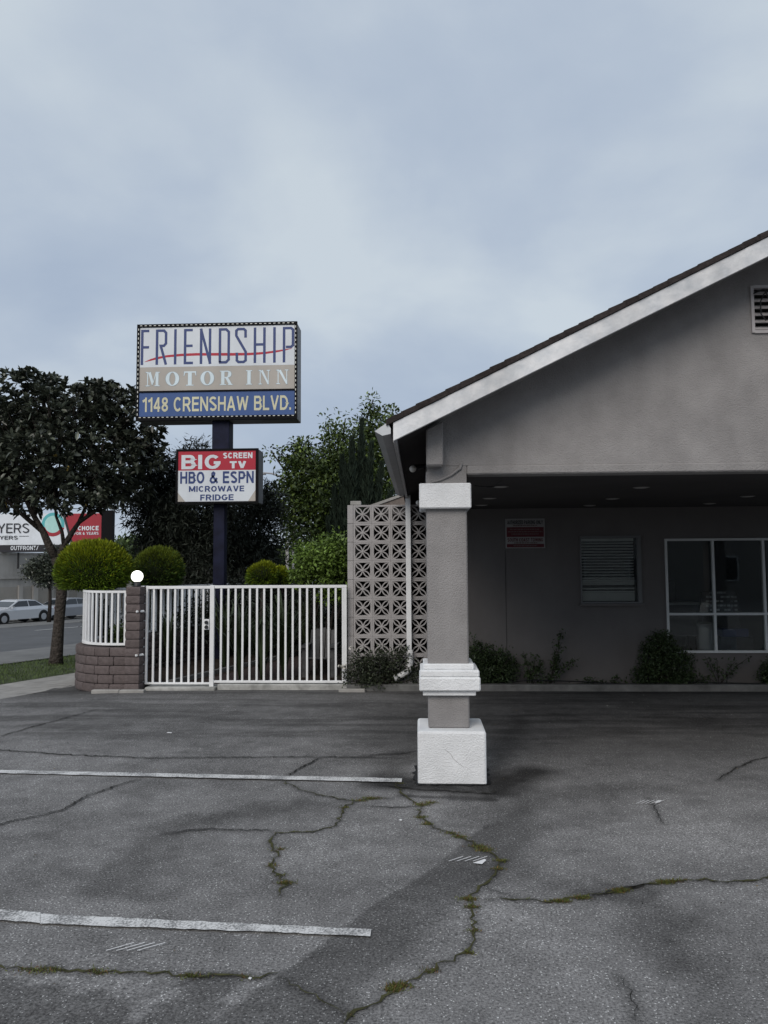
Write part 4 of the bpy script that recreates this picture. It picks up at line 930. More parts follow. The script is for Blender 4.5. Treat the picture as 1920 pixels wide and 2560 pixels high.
for r_ in range(nrow):
    s = (bl_/2 if r_ % 2 == 0 else bl_*.25)+.004
    while s < LEN:
        if r_ < nrow and s > 4.5 and r_ < 0: break
        p, d = wallpt(s); n_ = Vector((d.y, -d.x)) if False else Vector((-d.y, d.x))
        q = p - n_*.10 if n_.dot(CC-p) < 0 else p + n_*.10
        dz = -.013*max(0, s-2)
        L = Vector((q.x, q.y, -.04+r_*bh+.004))-Vector(CW.location)
        rz = math.atan2(d.y, d.x)
        if first: sb.location = L; sb.rotation_euler = (0, 0, rz); first = False
        else: inst(sb, L, CW, rz+random.uniform(-.01, .01))
        s += bl_
mb = MB(); SS = [i*.1 for i in range(int(LEN/.1))]
for a, b in zip(SS[:-1], SS[1:]):
    (p, d), (q, d2) = wallpt(a), wallpt(b); n1_ = Vector((d.y, -d.x)); n2_ = Vector((d2.y, -d2.x))
    if n1_.dot(CC-p) < 0: n1_ = -n1_; n2_ = -n2_
    A, Bq, C2, D2 = p+n1_*.022, q+n2_*.022, q+n2_*.178, p+n1_*.178
    zl, zh = -.06, wt-.008
    mb.poly([(A.x, A.y, zl), (Bq.x, Bq.y, zl), (Bq.x, Bq.y, zh), (A.x, A.y, zh)]); mb.poly([(A.x, A.y, zh), (Bq.x, Bq.y, zh), (C2.x, C2.y, zh), (D2.x, D2.y, zh)]); mb.poly([(D2.x, D2.y, zl), (C2.x, C2.y, zl), (C2.x, C2.y, zh), (D2.x, D2.y, zh)])
mk('mortar_core', mb, MORTAR, CW)
CF = root('curved_fence', (-5.0, 12.0, wt), 'white picket-bar fence curving along the top of the brown block wall', 'fence')
fz0 = at(240, 1617, 11.95).z+.01; fz1 = at(300, 1477, 11.95).z
def cpt(s):
    p, d = wallpt(s); n_ = Vector((-d.y, d.x)); n_ = n_ if n_.dot(CC-p) > 0 else -n_; return p+n_*.10
for nm, z in (('bottom_rail', fz0+.03), ('top_rail', fz1-.015)):
    mb = MB()
    for a, b in zip(SS[:-1], SS[1:]):
        p, q = cpt(a), cpt(b); d = (q-p).normalized(); n_ = Vector((-d.y, d.x))*.016
        mb.prism([(p.x-n_.x, p.y-n_.y, z-.018), (p.x+n_.x, p.y+n_.y, z-.018), (p.x+n_.x, p.y+n_.y, z+.018), (p.x-n_.x, p.y-n_.y, z+.018)], (q.x-p.x, q.y-p.y, 0))
    mk(nm, mb, WHITEP, CF)
pk = mk('bar', MB().box(-.0155, .0155, -.012, .012, fz0+.02-wt, fz1-.02-wt), WHITEP, CF, local=True); first = True
s = .07
while s < LEN-.2:
    p = cpt(s); _, d = wallpt(s); L = Vector((p.x, p.y, wt))-Vector(CF.location); rz = math.atan2(d.y, d.x)
    if first: pk.location = L; pk.rotation_euler = (0, 0, rz); first = False
    else: inst(pk, L, CF, rz)
    s += .112

# ------------------------------------------------------------------ wall sign
NSY = WY-.02
q0, q1 = at(1263, 1297, NSY), at(1363, 1370, NSY)
NS = root('parking_notice', ((q0.x+q1.x)/2, NSY, q1.z), 'red and white parking and towing notice on the dark carport wall', 'sign')
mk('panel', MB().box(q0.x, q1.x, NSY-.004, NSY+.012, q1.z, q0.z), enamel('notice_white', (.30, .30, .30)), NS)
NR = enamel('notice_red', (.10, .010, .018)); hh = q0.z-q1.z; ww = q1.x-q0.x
nx_ = lambda u: q0.x+ww*u; nz_ = lambda v: q0.z-hh*v
mb = MB(); mb.box(nx_(.03), nx_(.97), NSY-.007, NSY-.0045, nz_(.62), nz_(.29)); mb.box(nx_(.03), nx_(.97), NSY-.007, NSY-.0045, nz_(.97), nz_(.86)); mk('red_band', mb, NR, NS)
mk('lettering', text_mb('AUTHORIZED PARKING ONLY', nx_(.05), nx_(.95), nz_(.19), nz_(.06), NSY-.0075, .20), S_BLK, NS)
mk('lettering', text_mb('SOUTH COAST TOWING', nx_(.05), nx_(.95), nz_(.78), nz_(.66), NSY-.0075, .20), NR, NS)
mb = MB()
for k, (z, u0, u1) in enumerate([(.23, .2, .8), (.36, .12, .86), (.44, .06, .94), (.52, .15, .85), (.82, .22, .80), (.915, .2, .8)]):
    u = u0
    while u < u1: l_ = random.uniform(.02, .07); mb.box(nx_(u), nx_(min(u1, u+l_)), NSY-.009, NSY-.0075, nz_(z+.022), nz_(z-.018)); u += l_+.014
mk('fine_print', mb, enamel('notice_print', (.14, .10, .10)), NS, kind='stuff')

# ------------------------------------------------------------------ things in the office
IY = 13.2
def ip(px, py, Y=IY): return at(px, py, Y)
DG = mat('dark_plastic', (.03, .03, .032), .5); GP = mat('grey_plastic', (.30, .31, .31), .6); WD = mat('desk_laminate', (.22, .22, .21), .5)
c = ip(1763, 1612); t = root('trash_can', (c.x, IY, .06), 'grey tapered trash can behind the lower office window pane', 'trash can')
h0 = ip(1763, 1560).z; mk('bin', MB().lathe((c.x, IY, .06), [(.10, 0), (.115, .1), (.14, h0-.10), (.145, h0-.08)], 20), GP, t, smooth=True); mk('lid', MB().lathe((c.x, IY, h0-.02), [(.155, 0), (.155, .03), (.10, .05)], 20), GP, t)
c = ip(1700, 1500); t = root('office_chair', (c.x, 13.9, .06), 'dark office chair seen through the upper left office pane', 'chair')
mk('backrest', MB().box(c.x-.20, c.x+.20, 13.95, 14.03, 1.05, 1.62), DG, t, bevel=.04); mk('seat', MB().box(c.x-.22, c.x+.22, 13.55, 13.98, .95, 1.04), DG, t, bevel=.03); mk('pedestal', MB().tube([(c.x, 13.78, .12), (c.x, 13.78, .95)], .03, 8), DG, t); mk('base', MB().box(c.x-.25, c.x+.25, 13.72, 13.84, .06, .12), DG, t)
a_, b_ = ip(1672, 1507), ip(1744, 1507); t = root('desk', ((a_.x+b_.x)/2, IY, .06), 'small dark desk with a pale top in the office', 'desk')
mk('top', MB().box(a_.x-.1, b_.x, IY-.1, IY+.5, a_.z-.03, a_.z+.01), WD, t); mk('front', MB().box(a_.x-.08, b_.x-.03, IY-.05, IY-.03, .7, a_.z-.032), DG, t)
for x in (a_.x-.05, b_.x-.05): mk('leg', MB().box(x-.02, x+.02, IY+.4, IY+.44, .06, a_.z-.032), DG, t)
a_, b_ = ip(1752, 1480), ip(1862, 1532); t = root('brochure_rack', ((a_.x+b_.x)/2, IY+.1, .06), 'dark rack of small pale cards and leaflets in the office', 'rack')
mk('board', MB().prism([(a_.x, IY+.1, b_.z), (b_.x, IY+.1, b_.z), (b_.x-.10, IY+.1, a_.z), (a_.x+.05, IY+.1, a_.z)], (0, .05, 0)), DG, t); mk('stand', MB().box(a_.x+.05, b_.x-.05, IY+.1, IY+.5, .06, b_.z-.002), DG, t)
CARD = mat('card_paper', (.35, .36, .36), .7, objvar=.5)
for r_ in range(5):
    for k in range(9):
        if random.random() < .7:
            x = a_.x+.12+(b_.x-a_.x-.25)*k/8+random.uniform(-.01, .01); z = b_.z+.03+(a_.z-b_.z-.06)*r_/4
            mk('card', MB().box(x, x+.045, IY+.088, IY+.097, z, z+.03), CARD, t)
a_, b_ = ip(1795, 1570), ip(1860, 1588); t = mk('box', MB().box(a_.x, b_.x, IY-.2, IY+.05, .70, a_.z), mat('blue_box', (.04, .05, .14), .6), bevel=.01, label='blue box on a stand low in the office window', cat='box')
mk('box_stand', MB().box(a_.x-.05, b_.x+.05, IY-.24, IY+.08, .06, .698), DG, label='dark low stand under the blue box in the office', cat='stand')

# ------------------------------------------------------------------ plants
def crown(name, parent, lobes, ncl, clr, per, Lr, Wr, m, outward=.8, droop=.2, tl=(.55, 1.45), fold=.25, shell=.55, flat=1.0, tint=None, kind=None, gauss=.55, tip=None):
    cs = []
    vol = np.array([l[1][0]*l[1][1]*l[1][2] for l in lobes]); vol = vol**.8/np.sum(vol**.8)
    for (c, r_), f in zip(lobes, vol):
        k = max(1, int(ncl*f)); d = rdir(k); rr = (shell+(1-shell)*RNG.random(k))**1.0; rr = np.where(RNG.random(k) < .25, RNG.random(k), rr)
        cs.append(np.array(c)+d*np.array(r_)*rr[:, None])
    cs = np.concatenate(cs); k = len(cs); sz = RNG.uniform(.6, 1.3, k)*clr
    P = np.repeat(cs, per, 0)+RNG.normal(0, 1, (k*per, 3))*np.repeat(sz, per)[:, None]*gauss*np.array([1, 1, flat])
    D = (P-np.repeat(cs, per, 0)); D = unit(D)*outward+rdir(len(P))*(1-outward*.5)+np.array([0, 0, .25-droop])
    V, F = leaves(P, D, Lr, Wr, fold)
    t = np.repeat(RNG.uniform(tl[0], tl[1], k), per)*RNG.uniform(.75, 1.25, len(P))
    Tt = np.repeat(t, 4)[:, None]*np.ones((1, 3))
    if tip is not None: 
        sel = np.repeat(RNG.random(len(P)) < tip[0], 4); Tt[sel] *= np.array(tip[1])
    return np_mesh(name, V, F, m, Tt, parent=parent, kind=kind), cs
def limbs(parent, base_pts, rad, targets, m, r_t=.02, name='trunk', nb=0):
    mb = MB(); mb.tube(base_pts, rad, 10)
    return mb
def vcurve(a, b, sag=.15, n=5):
    a, b = Vector(a), Vector(b); out = []
    for i in range(n+1):
        t = i/n; p = a.lerp(b, t); p += Vector((math.sin(t*3.1+a.x)*.05, math.cos(t*2.7+b.x)*.05, math.sin(t*math.pi)*sag))*(a-b).length*.5; out.append(p)
    return out

# street tree
TY = 16.6
T1 = root('street_tree', gp(140, 1662, -.22), 'dark glossy-leaved street tree with a bare leaning trunk on the grass strip', 'tree')
tp = [gp(139, 1668, -.24), at(141, 1640, TY), at(147, 1560, TY), at(154, 1482, TY), at(150, 1420, TY), at(140, 1395, TY)]
tp[0] = at(139, 1668, TY)
mb = MB(); mb.tube(tp, [.17, .135, .112, .112, .125, .11], 14)
forks = [([(140,1395),(122,1362),(108,1330),(85,1290),(60,1240)], .105), ([(144,1400),(160,1365),(178,1335),(198,1305),(215,1265)], .085), ([(108,1330),(60,1290),(20,1255),(-40,1220)], .06), ([(160,1365),(155,1330),(140,1290),(135,1230)], .05), ([(198,1305),(250,1270),(300,1240)], .05), ([(215,1265),(240,1180),(260,1100)], .05), ([(85,1290),(100,1200),(110,1080)], .06), ([(60,1240),(10,1160),(-20,1060)], .045), ([(135,1230),(180,1140),(190,1050)], .045), ([(260,1190),(330,1140),(380,1110)], .03), ([(20,1255),(-80,1200),(-120,1130)], .04)]
for k, (pts, r0) in enumerate(forks):
    dy = [(-.3, .9), (.2, -.6), (-.8, -.2)][k % 3]
    P = [at(x, y, TY+dy[0]*i/len(pts)*(1 if k > 1 else .3)) for i, (x, y) in enumerate(pts)]
    mb.tube(P, [r0*(1-.6*i/(len(P)-1)) for i in range(len(P))], 8)
mk('trunk', mb, BARK, T1, smooth=True)
def lobe(px, py, Y, rp, ry=None, rz_=None):      # lobe given by pixel centre and pixel radius
    c = at(px, py, Y); r_ = rp*Y/FPX; return (tuple(c), (r_, (ry or r_*1.0), (rz_*Y/FPX if rz_ else r_)))
lobes = [lobe(75,1010,TY,85,1.1,85), lobe(180,1030,TY-.2,95,1.2,75), lobe(300,1030,TY+.2,85,1.1,70), lobe(20,1110,TY,100,1.3,95), lobe(130,1140,TY-.5,120,1.3,90), lobe(260,1150,TY,110,1.2,85), lobe(345,1120,TY+.3,65,.9,65), lobe(40,1230,TY,100,1.2,60), lobe(190,1230,TY-.3,110,1.2,55), lobe(300,1225,TY+.2,75,.9,55), lobe(-90,1100,TY,110,1.4,130), lobe(-60,1220,TY,100,1.3,70), lobe(380,1075,TY+.1,30,.5,16), lobe(395,1160,TY+.1,25,.4,20), lobe(100,960,TY,48,.6,36), lobe(250,985,TY,60,.8,30)]
# whorls: leaves radiating from twig ends
k = 2000
vol = np.array([l[1][0]*l[1][1]*l[1][2] for l in lobes])**.7; vol /= vol.sum(); pick = RNG.choice(len(lobes), k, p=vol)
cen = np.array([l[0] for l in lobes])[pick]; rad_ = np.array([l[1] for l in lobes])[pick]; rr = np.where(RNG.random(k) < .45, RNG.random(k)**.6, RNG.uniform(.75, 1.04, k))[:, None]
W0 = cen+rdir(k)*rad_*rr; per = 12
P = np.repeat(W0, per, 0)+RNG.normal(0, .018, (k*per, 3)); ax = unit(W0-np.array(at(140, 1230, TY)))*.6+np.array([0, 0, .5]); D = rdir(k*per)*1.0+np.repeat(ax, per, 0)*.75
V, F = leaves_round(P, D, (.125, .20), (.058, .088), .18, roll=.35, droop=.15)
t = np.repeat(np.repeat(RNG.uniform(.5, 1.45, k), per)*RNG.uniform(.7, 1.3, k*per), 6)[:, None]*np.ones((1, 3))
yl = np.repeat(RNG.random(k*per) < .0009, 6); t[yl] *= np.array([9, 5.5, 2.0])
np_mesh('crown', V, F, LF_DARK, t, parent=T1)
mb = MB()
for i in range(0, k, 4):
    a = Vector(W0[i]); b = a+(Vector(at(140, 1250, TY))-a).normalized()*random.uniform(.3, .9)+Vector((0, 0, -.1)); mb.tube([b, a], [.012, .005], 4, caps=False)
mk('twigs', mb, BARKD, T1, kind='stuff')

def simple_tree(name, base, H, lobes, lab, m, ncl, clr, per, Lr, Wr, tr=.14, cat='tree', **kw):
    Rt = root(name, base, lab, cat); mb = MB(); b = Vector(base); top = Vector(lobes[0][0])
    mb.tube([b-Vector((0, 0, .1)), b.lerp(Vector((b.x, b.y, top.z)), .4)+Vector((.04, 0, 0)), Vector((b.x, b.y, top.z))], [tr, tr*.75, tr*.35], 8)
    for l in lobes[1:]:
        st_ = Vector((b.x, b.y, b.z+(top.z-b.z)*random.uniform(.35, .8))); mb.tube(vcurve(st_, l[0], .1), [tr*.35*(1-.15*i) for i in range(6)], 6)
    mk('trunk', mb, BARKD, Rt, smooth=True); crown('crown', Rt, lobes, ncl, clr, per, Lr, Wr, m, **kw); return Rt
# dense dark tree behind the signs
Y = 18.5
simple_tree('dark_tree', (at(440, 1500, Y).x, Y, 0), 6, [lobe(470,1310,Y,120,1.6,110), lobe(390,1280,Y,70,1.2,75), lobe(420,1200,Y,60,1.0,70), lobe(600,1330,Y,100,1.5,85), lobe(540,1400,Y,140,1.6,70), lobe(410,1390,Y,70,1.1,70), lobe(495,1170,Y,50,.9,55), lobe(660,1260,Y,55,1.0,55), lobe(370,1180,Y-.5,32,.5,35), lobe(490,1120,Y,22,.4,14), lobe(650,1400,Y,60,1.1,50)],
    'very dark dense tree behind the pole sign', LF_BACK, 3000, .20, 16, (.10, .19), (.022, .042), tr=.2, droop=.5, outward=.6)
# green tree behind the centre, ragged top
Y = 22
L = [lobe(860,1230,Y,130,1.8,120), lobe(780,1180,Y,75,1.2,75), lobe(900,1130,Y,75,1.2,65), lobe(950,1090,Y,55,1.0,60), lobe(800,1330,Y,110,1.6,90), lobe(720,1260,Y,55,.9,60), lobe(960,1240,Y,70,1.2,110), lobe(840,1095,Y,35,.6,30), lobe(760,1120,Y,30,.5,30),
     lobe(740,1165,Y,35,.4,26), lobe(700,1135,Y,20,.3,13), lobe(672,1127,Y,18,.3,9), lobe(815,1060,Y,12,.25,20), lobe(858,1045,Y,12,.2,14), lobe(928,1030,Y,20,.3,40), lobe(926,998,Y,9,.2,16), lobe(975,1035,Y,16,.3,28), lobe(905,1052,Y,14,.3,16), lobe(725,1215,Y,40,.5,30), lobe(870,1410,Y,90,1.2,40)]
simple_tree('green_tree', (at(850, 1500, Y).x, Y, 0), 8, L, 'tall loose green tree with ragged shoots rising behind the screen wall', LF_GREEN, 1900, .20, 15, (.09, .16), (.05, .085), tr=.2, droop=.35, tip=(.25, (1.6, 1.5, .9)))
# cypress-like conifer
Y = 18.2; CT = root('conifer', (at(880, 1500, Y).x, Y, 0), 'dark feathery upright conifer in front of the loose green tree', 'tree')
mk('trunk', MB().tube([(at(880, 1500, Y).x, Y, 0), (at(880, 1500, Y).x, Y, 3.6)], [.15, .05], 8), BARKD, CT, smooth=True)
Ps = []; Ds = []
for (px, tipy, wpx, n) in [(905,1062,26,1800),(880,1105,28,1500),(930,1120,26,1500),(855,1150,30,1500),(955,1170,28,1400),(835,1230,32,1500),(978,1240,26,1200),(868,1180,40,2200),(915,1160,42,2200),(820,1310,26,1200)]:
    b = at(px+(880-px)*.5, 1440, Y); tip = at(px, tipy, Y+random.uniform(-.5, .5)); u = RNG.random(n)**.8
    C_ = np.array(b)[None]*(1-u[:, None])+np.array(tip)[None]*u[:, None]; w_ = wpx*Y/FPX*(1-u**1.6)[:, None]*np.ones((1, 3))
    Ps.append(C_+rdir(n)*w_*RNG.random((n, 1))**.4*np.array([1, 1, .4])); Ds.append(np.tile([0, 0, 1.0], (n, 1))+rdir(n)*.35+(Ps[-1]-C_)*.8)
P = np.concatenate(Ps); D = np.concatenate(Ds); V, F = leaves(P, D, (.14, .28), (.018, .04))
np_mesh('foliage', V, F, LF_CYP, tones(len(P), 4, .5, 1.5), parent=CT)
# bright shrub left of the screen
Y = 14.2; SH = root('shrub', (at(810, 1600, Y).x, Y, .03), 'bright green leafy shrub rising above the gate next to the screen wall', 'shrub')
mb = MB()
for k in range(7): mb.tube(vcurve((at(810, 1600, Y).x+random.uniform(-.1, .1), Y, .03), tuple(at(740+k*22, 1400+random.uniform(-30, 30), Y)), .05), .02, 5)
mk('stem', mb, BARKD, SH)
crown('foliage', SH, [lobe(810,1395,Y,58,.6,50), lobe(845,1365,Y,28,.4,28), lobe(770,1400,Y,40,.5,35), lobe(840,1430,Y,45,.6,50), lobe(760,1440,Y,35,.5,30), lobe(830,1480,Y,35,.4,25)], 460, .12, 16, (.05, .10), (.03, .05), LF_BRIGHT, tl=(.6, 1.5), droop=.3)

# topiary bushes
def topiary(name, px, py, Y, rx, ry, lab, m, n=9000, zb=None, L=(.05, .13), hot=None, group=None, trunk=True):
    c = Vector(at(px, py, Y)); X, Z = rx*Y/FPX, ry*Y/FPX; Rt = root(name, (c.x, Y, 0.03), lab, 'bush', group)
    d = rdir(n); d[:, 2] = np.where(d[:, 2] < -.55, -.55, d[:, 2]); rr = RNG.uniform(.80, 1.0, n)[:, None]
    P = np.array(c)+d*np.array([X, X, Z])*rr; P += (vnoise(P[:, 0]*1.0+9, P[:, 2]+P[:, 1]*.7, 3, 5)[:, None]-.5)*.16*d
    D = d*1.0+rdir(n)*.45+np.array([0, 0, .35]); V, F = leaves(P, D, (L[0]*.7, L[1]*.7), (.008, .020))
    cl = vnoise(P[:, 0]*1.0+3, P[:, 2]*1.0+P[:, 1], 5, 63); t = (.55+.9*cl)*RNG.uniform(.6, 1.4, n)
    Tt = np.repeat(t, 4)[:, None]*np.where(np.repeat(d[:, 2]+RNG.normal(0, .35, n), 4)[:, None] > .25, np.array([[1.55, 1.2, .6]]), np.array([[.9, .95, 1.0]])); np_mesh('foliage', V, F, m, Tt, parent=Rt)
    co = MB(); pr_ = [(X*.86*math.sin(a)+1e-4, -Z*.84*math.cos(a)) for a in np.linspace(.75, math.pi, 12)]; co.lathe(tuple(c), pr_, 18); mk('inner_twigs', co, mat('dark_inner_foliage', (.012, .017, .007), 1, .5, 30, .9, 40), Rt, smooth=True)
    if trunk: mk('trunk', MB().tube([(c.x, Y, 0), (c.x+.03, Y, c.z-Z*.3)], [.06, .05], 8), BARKD, Rt, smooth=True)
    return Rt
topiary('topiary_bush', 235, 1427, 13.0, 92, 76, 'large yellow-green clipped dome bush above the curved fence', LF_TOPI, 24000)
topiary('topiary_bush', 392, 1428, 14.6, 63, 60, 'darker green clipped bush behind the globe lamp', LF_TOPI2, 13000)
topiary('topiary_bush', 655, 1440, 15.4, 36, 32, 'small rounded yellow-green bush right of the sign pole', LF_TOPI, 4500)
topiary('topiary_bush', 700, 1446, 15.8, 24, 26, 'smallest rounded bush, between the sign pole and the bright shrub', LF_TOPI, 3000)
# strap-leaved plants behind the gate
def strap(px, py, Y, h, n, lab, spread=.9, group='strap-leaved plants behind the gate'):
    c = gp(px, py, .03); c = Vector((at(px, py, Y).x, Y, .03)); Rt = root('strap_plant', c, lab, 'plant', group)
    Vs = []; Fs = []; seg = 4
    for k in range(n):
        a = random.uniform(0, 2*math.pi); sp_ = random.uniform(.15, spread); hh_ = h*random.uniform(.6, 1.05); d = Vector((math.cos(a), math.sin(a), 0)); q = Vector((-d.y, d.x, 0)); i0 = len(Vs)
        for i in range(seg+1):
            t = i/seg; p = c+d*(sp_*h*.75*t**1.5)+Vector((0, 0, hh_*(math.sin(t*1.9)/math.sin(1.57))*.95)); wd = .022*(1-t*.9)
            Vs += [tuple(p-q*wd), tuple(p+q*wd)]
        for i in range(seg): Fs.append((i0+2*i, i0+2*i+1, i0+2*i+3, i0+2*i+2))
    V = np.array(Vs); np_mesh('leaves', V, np.array(Fs), LF_STRAP, np.repeat(RNG.uniform(.4, 1.5, n), 2*(seg+1)), parent=Rt, smooth=False)
strap(600, 1690, 12.75, 1.35, 70, 'strap-leaved plant just right of the gate post')
strap(655, 1690, 12.6, 1.25, 70, 'strap-leaved plant second from the gate post')
strap(710, 1690, 12.9, 1.5, 80, 'tall strap-leaved plant at the middle of the fixed panel')
strap(560, 1660, 13.9, 1.5, 60, 'strap-leaved plant behind the sign pole foot'); strap(770, 1650, 14.2, 1.6, 70, 'strap-leaved plant behind the grey garden chair')
strap(420, 1640, 14.4, 1.1, 50, 'strap-leaved plant behind the narrow gate leaf')
def bush(name, lobes, base, lab, m, ncl, clr, per, Lr, Wr, stems=8, group=None, cat='bush', **kw):
    Rt = root(name, base, lab, cat, group); mb = MB()
    for k in range(stems):
        l = random.choice(lobes); tgt = Vector(l[0])+Vector([random.uniform(-1, 1)*l[1][i]*.8 for i in range(3)]); mb.tube(vcurve(Vector(base)+Vector((random.uniform(-.06, .06), 0, 0)), tgt, .06), [.012, .011, .010, .008, .006, .004], 5)
    mk('stem', mb, BARKD, Rt); crown('foliage', Rt, lobes, ncl, clr, per, Lr, Wr, m, **kw); return Rt
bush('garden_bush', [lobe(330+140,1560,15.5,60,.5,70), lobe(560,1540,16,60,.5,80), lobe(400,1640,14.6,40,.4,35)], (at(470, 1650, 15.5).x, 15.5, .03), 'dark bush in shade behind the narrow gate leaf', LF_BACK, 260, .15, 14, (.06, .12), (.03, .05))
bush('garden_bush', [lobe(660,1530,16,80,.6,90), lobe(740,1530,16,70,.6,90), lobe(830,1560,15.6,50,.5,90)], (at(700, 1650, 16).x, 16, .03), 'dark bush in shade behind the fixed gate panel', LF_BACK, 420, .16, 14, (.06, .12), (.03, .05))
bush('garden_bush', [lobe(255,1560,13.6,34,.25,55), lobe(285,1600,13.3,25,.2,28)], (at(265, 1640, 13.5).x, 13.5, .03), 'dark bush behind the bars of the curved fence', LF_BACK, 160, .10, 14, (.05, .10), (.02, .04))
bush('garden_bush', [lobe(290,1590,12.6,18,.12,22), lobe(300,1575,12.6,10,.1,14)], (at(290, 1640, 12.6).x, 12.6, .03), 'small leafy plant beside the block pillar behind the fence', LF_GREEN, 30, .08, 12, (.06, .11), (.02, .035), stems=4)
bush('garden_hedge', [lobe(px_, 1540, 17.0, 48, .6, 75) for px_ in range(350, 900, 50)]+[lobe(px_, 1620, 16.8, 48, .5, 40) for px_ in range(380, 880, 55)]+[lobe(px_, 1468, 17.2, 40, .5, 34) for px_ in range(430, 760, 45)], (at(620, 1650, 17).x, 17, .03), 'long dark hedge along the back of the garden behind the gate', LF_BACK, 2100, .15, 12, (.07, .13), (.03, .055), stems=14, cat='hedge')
# rose bush
Y = 11.98+.10
rbsh = bush('rose_bush', [lobe(905,1668,Y-.2,40,.15,38), lobe(955,1660,Y-.15,45,.15,36), lobe(1000,1635,Y-.1,20,.1,22), lobe(985,1690,Y-.05,35,.12,20), lobe(930,1700,Y-.2,50,.15,16), lobe(872,1690,Y-.2,18,.1,20), lobe(1040,1680,Y-.05,25,.1,30)], (at(940, 1715, Y-.1).x, Y-.08, .04), 'thorny rose bush with white blooms in front of the screen wall', LF_ROSE, 320, .08, 12, (.03, .055), (.018, .032), stems=26, tl=(.4, 1.5))
for k, (px, py, r_) in enumerate([(860,1667,.045),(848,1665,.022),(903,1622,.022),(876,1620,.028),(934,1638,.012),(1016,1662,.014),(882,1652,.014),(1080,1666,.012)]):
    c = at(px, py, 11.85); n = 26; d = rdir(n); V, F = leaves(np.array(c)+d*r_*.25, d+np.array([0, -.3, .2]), (r_*.7, r_*1.0), (r_*.9, r_*1.3), .3)
    np_mesh('rose_bloom', V, F, PETAL, None, parent=rbsh)
bush('hedge_bush', [lobe(1225,1660,12.1,45,.2,48), lobe(1265,1670,12.1,28,.18,36), lobe(1190,1650,12.1,28,.18,55), lobe(1215,1705,12.1,50,.2,20)], (at(1225, 1715, 12.1).x, 12.12, .04), 'dense dark hedge bush against the wall just right of the column', LF_SHADE, 420, .07, 14, (.03, .05), (.018, .03), stems=12)
bush('hedge_bush', [lobe(1650,1640,12.1,48,.22,52), lobe(1690,1660,12.1,48,.2,45), lobe(1620,1690,12.1,38,.2,32), lobe(1700,1700,12.1,55,.2,25), lobe(1660,1598,12.1,24,.15,16)], (at(1665, 1715, 12.1).x, 12.12, .04), 'dense dark hedge bush under the left end of the wide office window', LF_SHADE, 520, .07, 14, (.03, .05), (.018, .03), stems=12)
bush('hedge_bush', [lobe(1935,1690,12.1,35,.2,42), lobe(1990,1670,12.1,50,.2,50)], (at(1950, 1715, 12.1).x, 12.12, .04), 'dark hedge bush cut by the right edge of the photo', LF_SHADE, 300, .07, 14, (.03, .05), (.018, .03), stems=8)
def sprays(lab, base, ends, nl=14, m=LF_SHADE):
    Rt = root('climbing_rose', base, lab, 'plant', 'thin leafy rose shoots along the wall'); mb = MB(); PP = []
    for e_ in ends:
        c = vcurve(base, e_, .12, 7); mb.tube(c, [.007-.0006*i for i in range(len(c))], 4)
        for k in range(nl): t = random.uniform(.3, 1)*(len(c)-1); i = min(int(t), len(c)-2); p = c[i].lerp(c[i+1], t-i); PP += [tuple(p+Vector((random.gauss(0, .03), random.gauss(0, .02), random.gauss(0, .03)))) for _ in range(4)]
    mk('stem', mb, BARKD, Rt); P = np.array(PP); V, F = leaves(P, rdir(len(P)), (.035, .065), (.022, .036)); np_mesh('foliage', V, F, m, tones(len(P), 4), parent=Rt)
yb = 12.12
sprays('tall thin leafy shoot on the wall between the two dense hedge bushes', (at(1370, 1715, yb).x, yb, .04), [at(1408, 1580, yb+.05), at(1405, 1610, yb), at(1400, 1640, yb+.1), at(1395, 1665, yb), at(1440, 1650, yb)], 20)
sprays('low leafy rose clump next to the column-side hedge bush', (at(1330, 1715, yb).x, yb, .04), [at(1312, 1635, yb), at(1340, 1640, yb), at(1360, 1650, yb), at(1320, 1680, yb), at(1380, 1700, yb)], 20)
sprays('bare spreading rose shoots under the wide office window', (at(1800, 1715, yb).x, yb, .04), [at(1760, 1640, yb), at(1790, 1645, yb), at(1840, 1650, yb), at(1875, 1640, yb), at(1760, 1690, yb), at(1830, 1680, yb)], 8)
sprays('sparse creeping shoots at the foot of the wall between the hedges', (at(1520, 1718, yb).x, yb, .04), [at(1460, 1700, yb), at(1490, 1705, yb), at(1550, 1695, yb), at(1420, 1712, yb), at(1580, 1710, yb)], 9)
mk('irrigation_hose', MB().tube([at(x, y, 12.04) for x, y in [(1250, 1708), (1330, 1700), (1450, 1704), (1560, 1710), (1700, 1706), (1850, 1708), (1980, 1712)]], .009, 6), BLACKM, label='black irrigation hose lying along the foot of the carport wall', cat='hose')
# grey garden chair behind the gate
Y = 13.3; GC = root('garden_chair', (at(800, 1650, Y).x, Y, .03), 'weathered grey slatted garden chair behind the gate bars near the screen wall', 'chair')
GW_ = mat('weathered_wood', (.10, .10, .10), .9, .2, 8)
cx0 = at(800, 1650, Y).x
for s_ in (-.24, .24):
    mk('leg', MB().prism([(cx0+s_-.03, Y-.25, .03), (cx0+s_+.03, Y-.25, .03), (cx0+s_+.03, Y-.25, .52), (cx0+s_-.03, Y-.25, .52)], (0, .03, 0)), GW_, GC); mk('leg', MB().prism([(cx0+s_-.03, Y+.25, .03), (cx0+s_+.03, Y+.25, .03), (cx0+s_+.03, Y+.10, .50), (cx0+s_-.03, Y+.10, .50)], (0, .03, 0)), GW_, GC)
    mk('armrest', MB().box(cx0+s_-.06, cx0+s_+.06, Y-.32, Y+.32, .53, .555), GW_, GC)
for k in range(4): mk('seat_slat', MB().box(cx0-.22, cx0+.22, Y-.26+k*.11, Y-.26+k*.11+.09, .34-k*.02, .36-k*.02), GW_, GC)
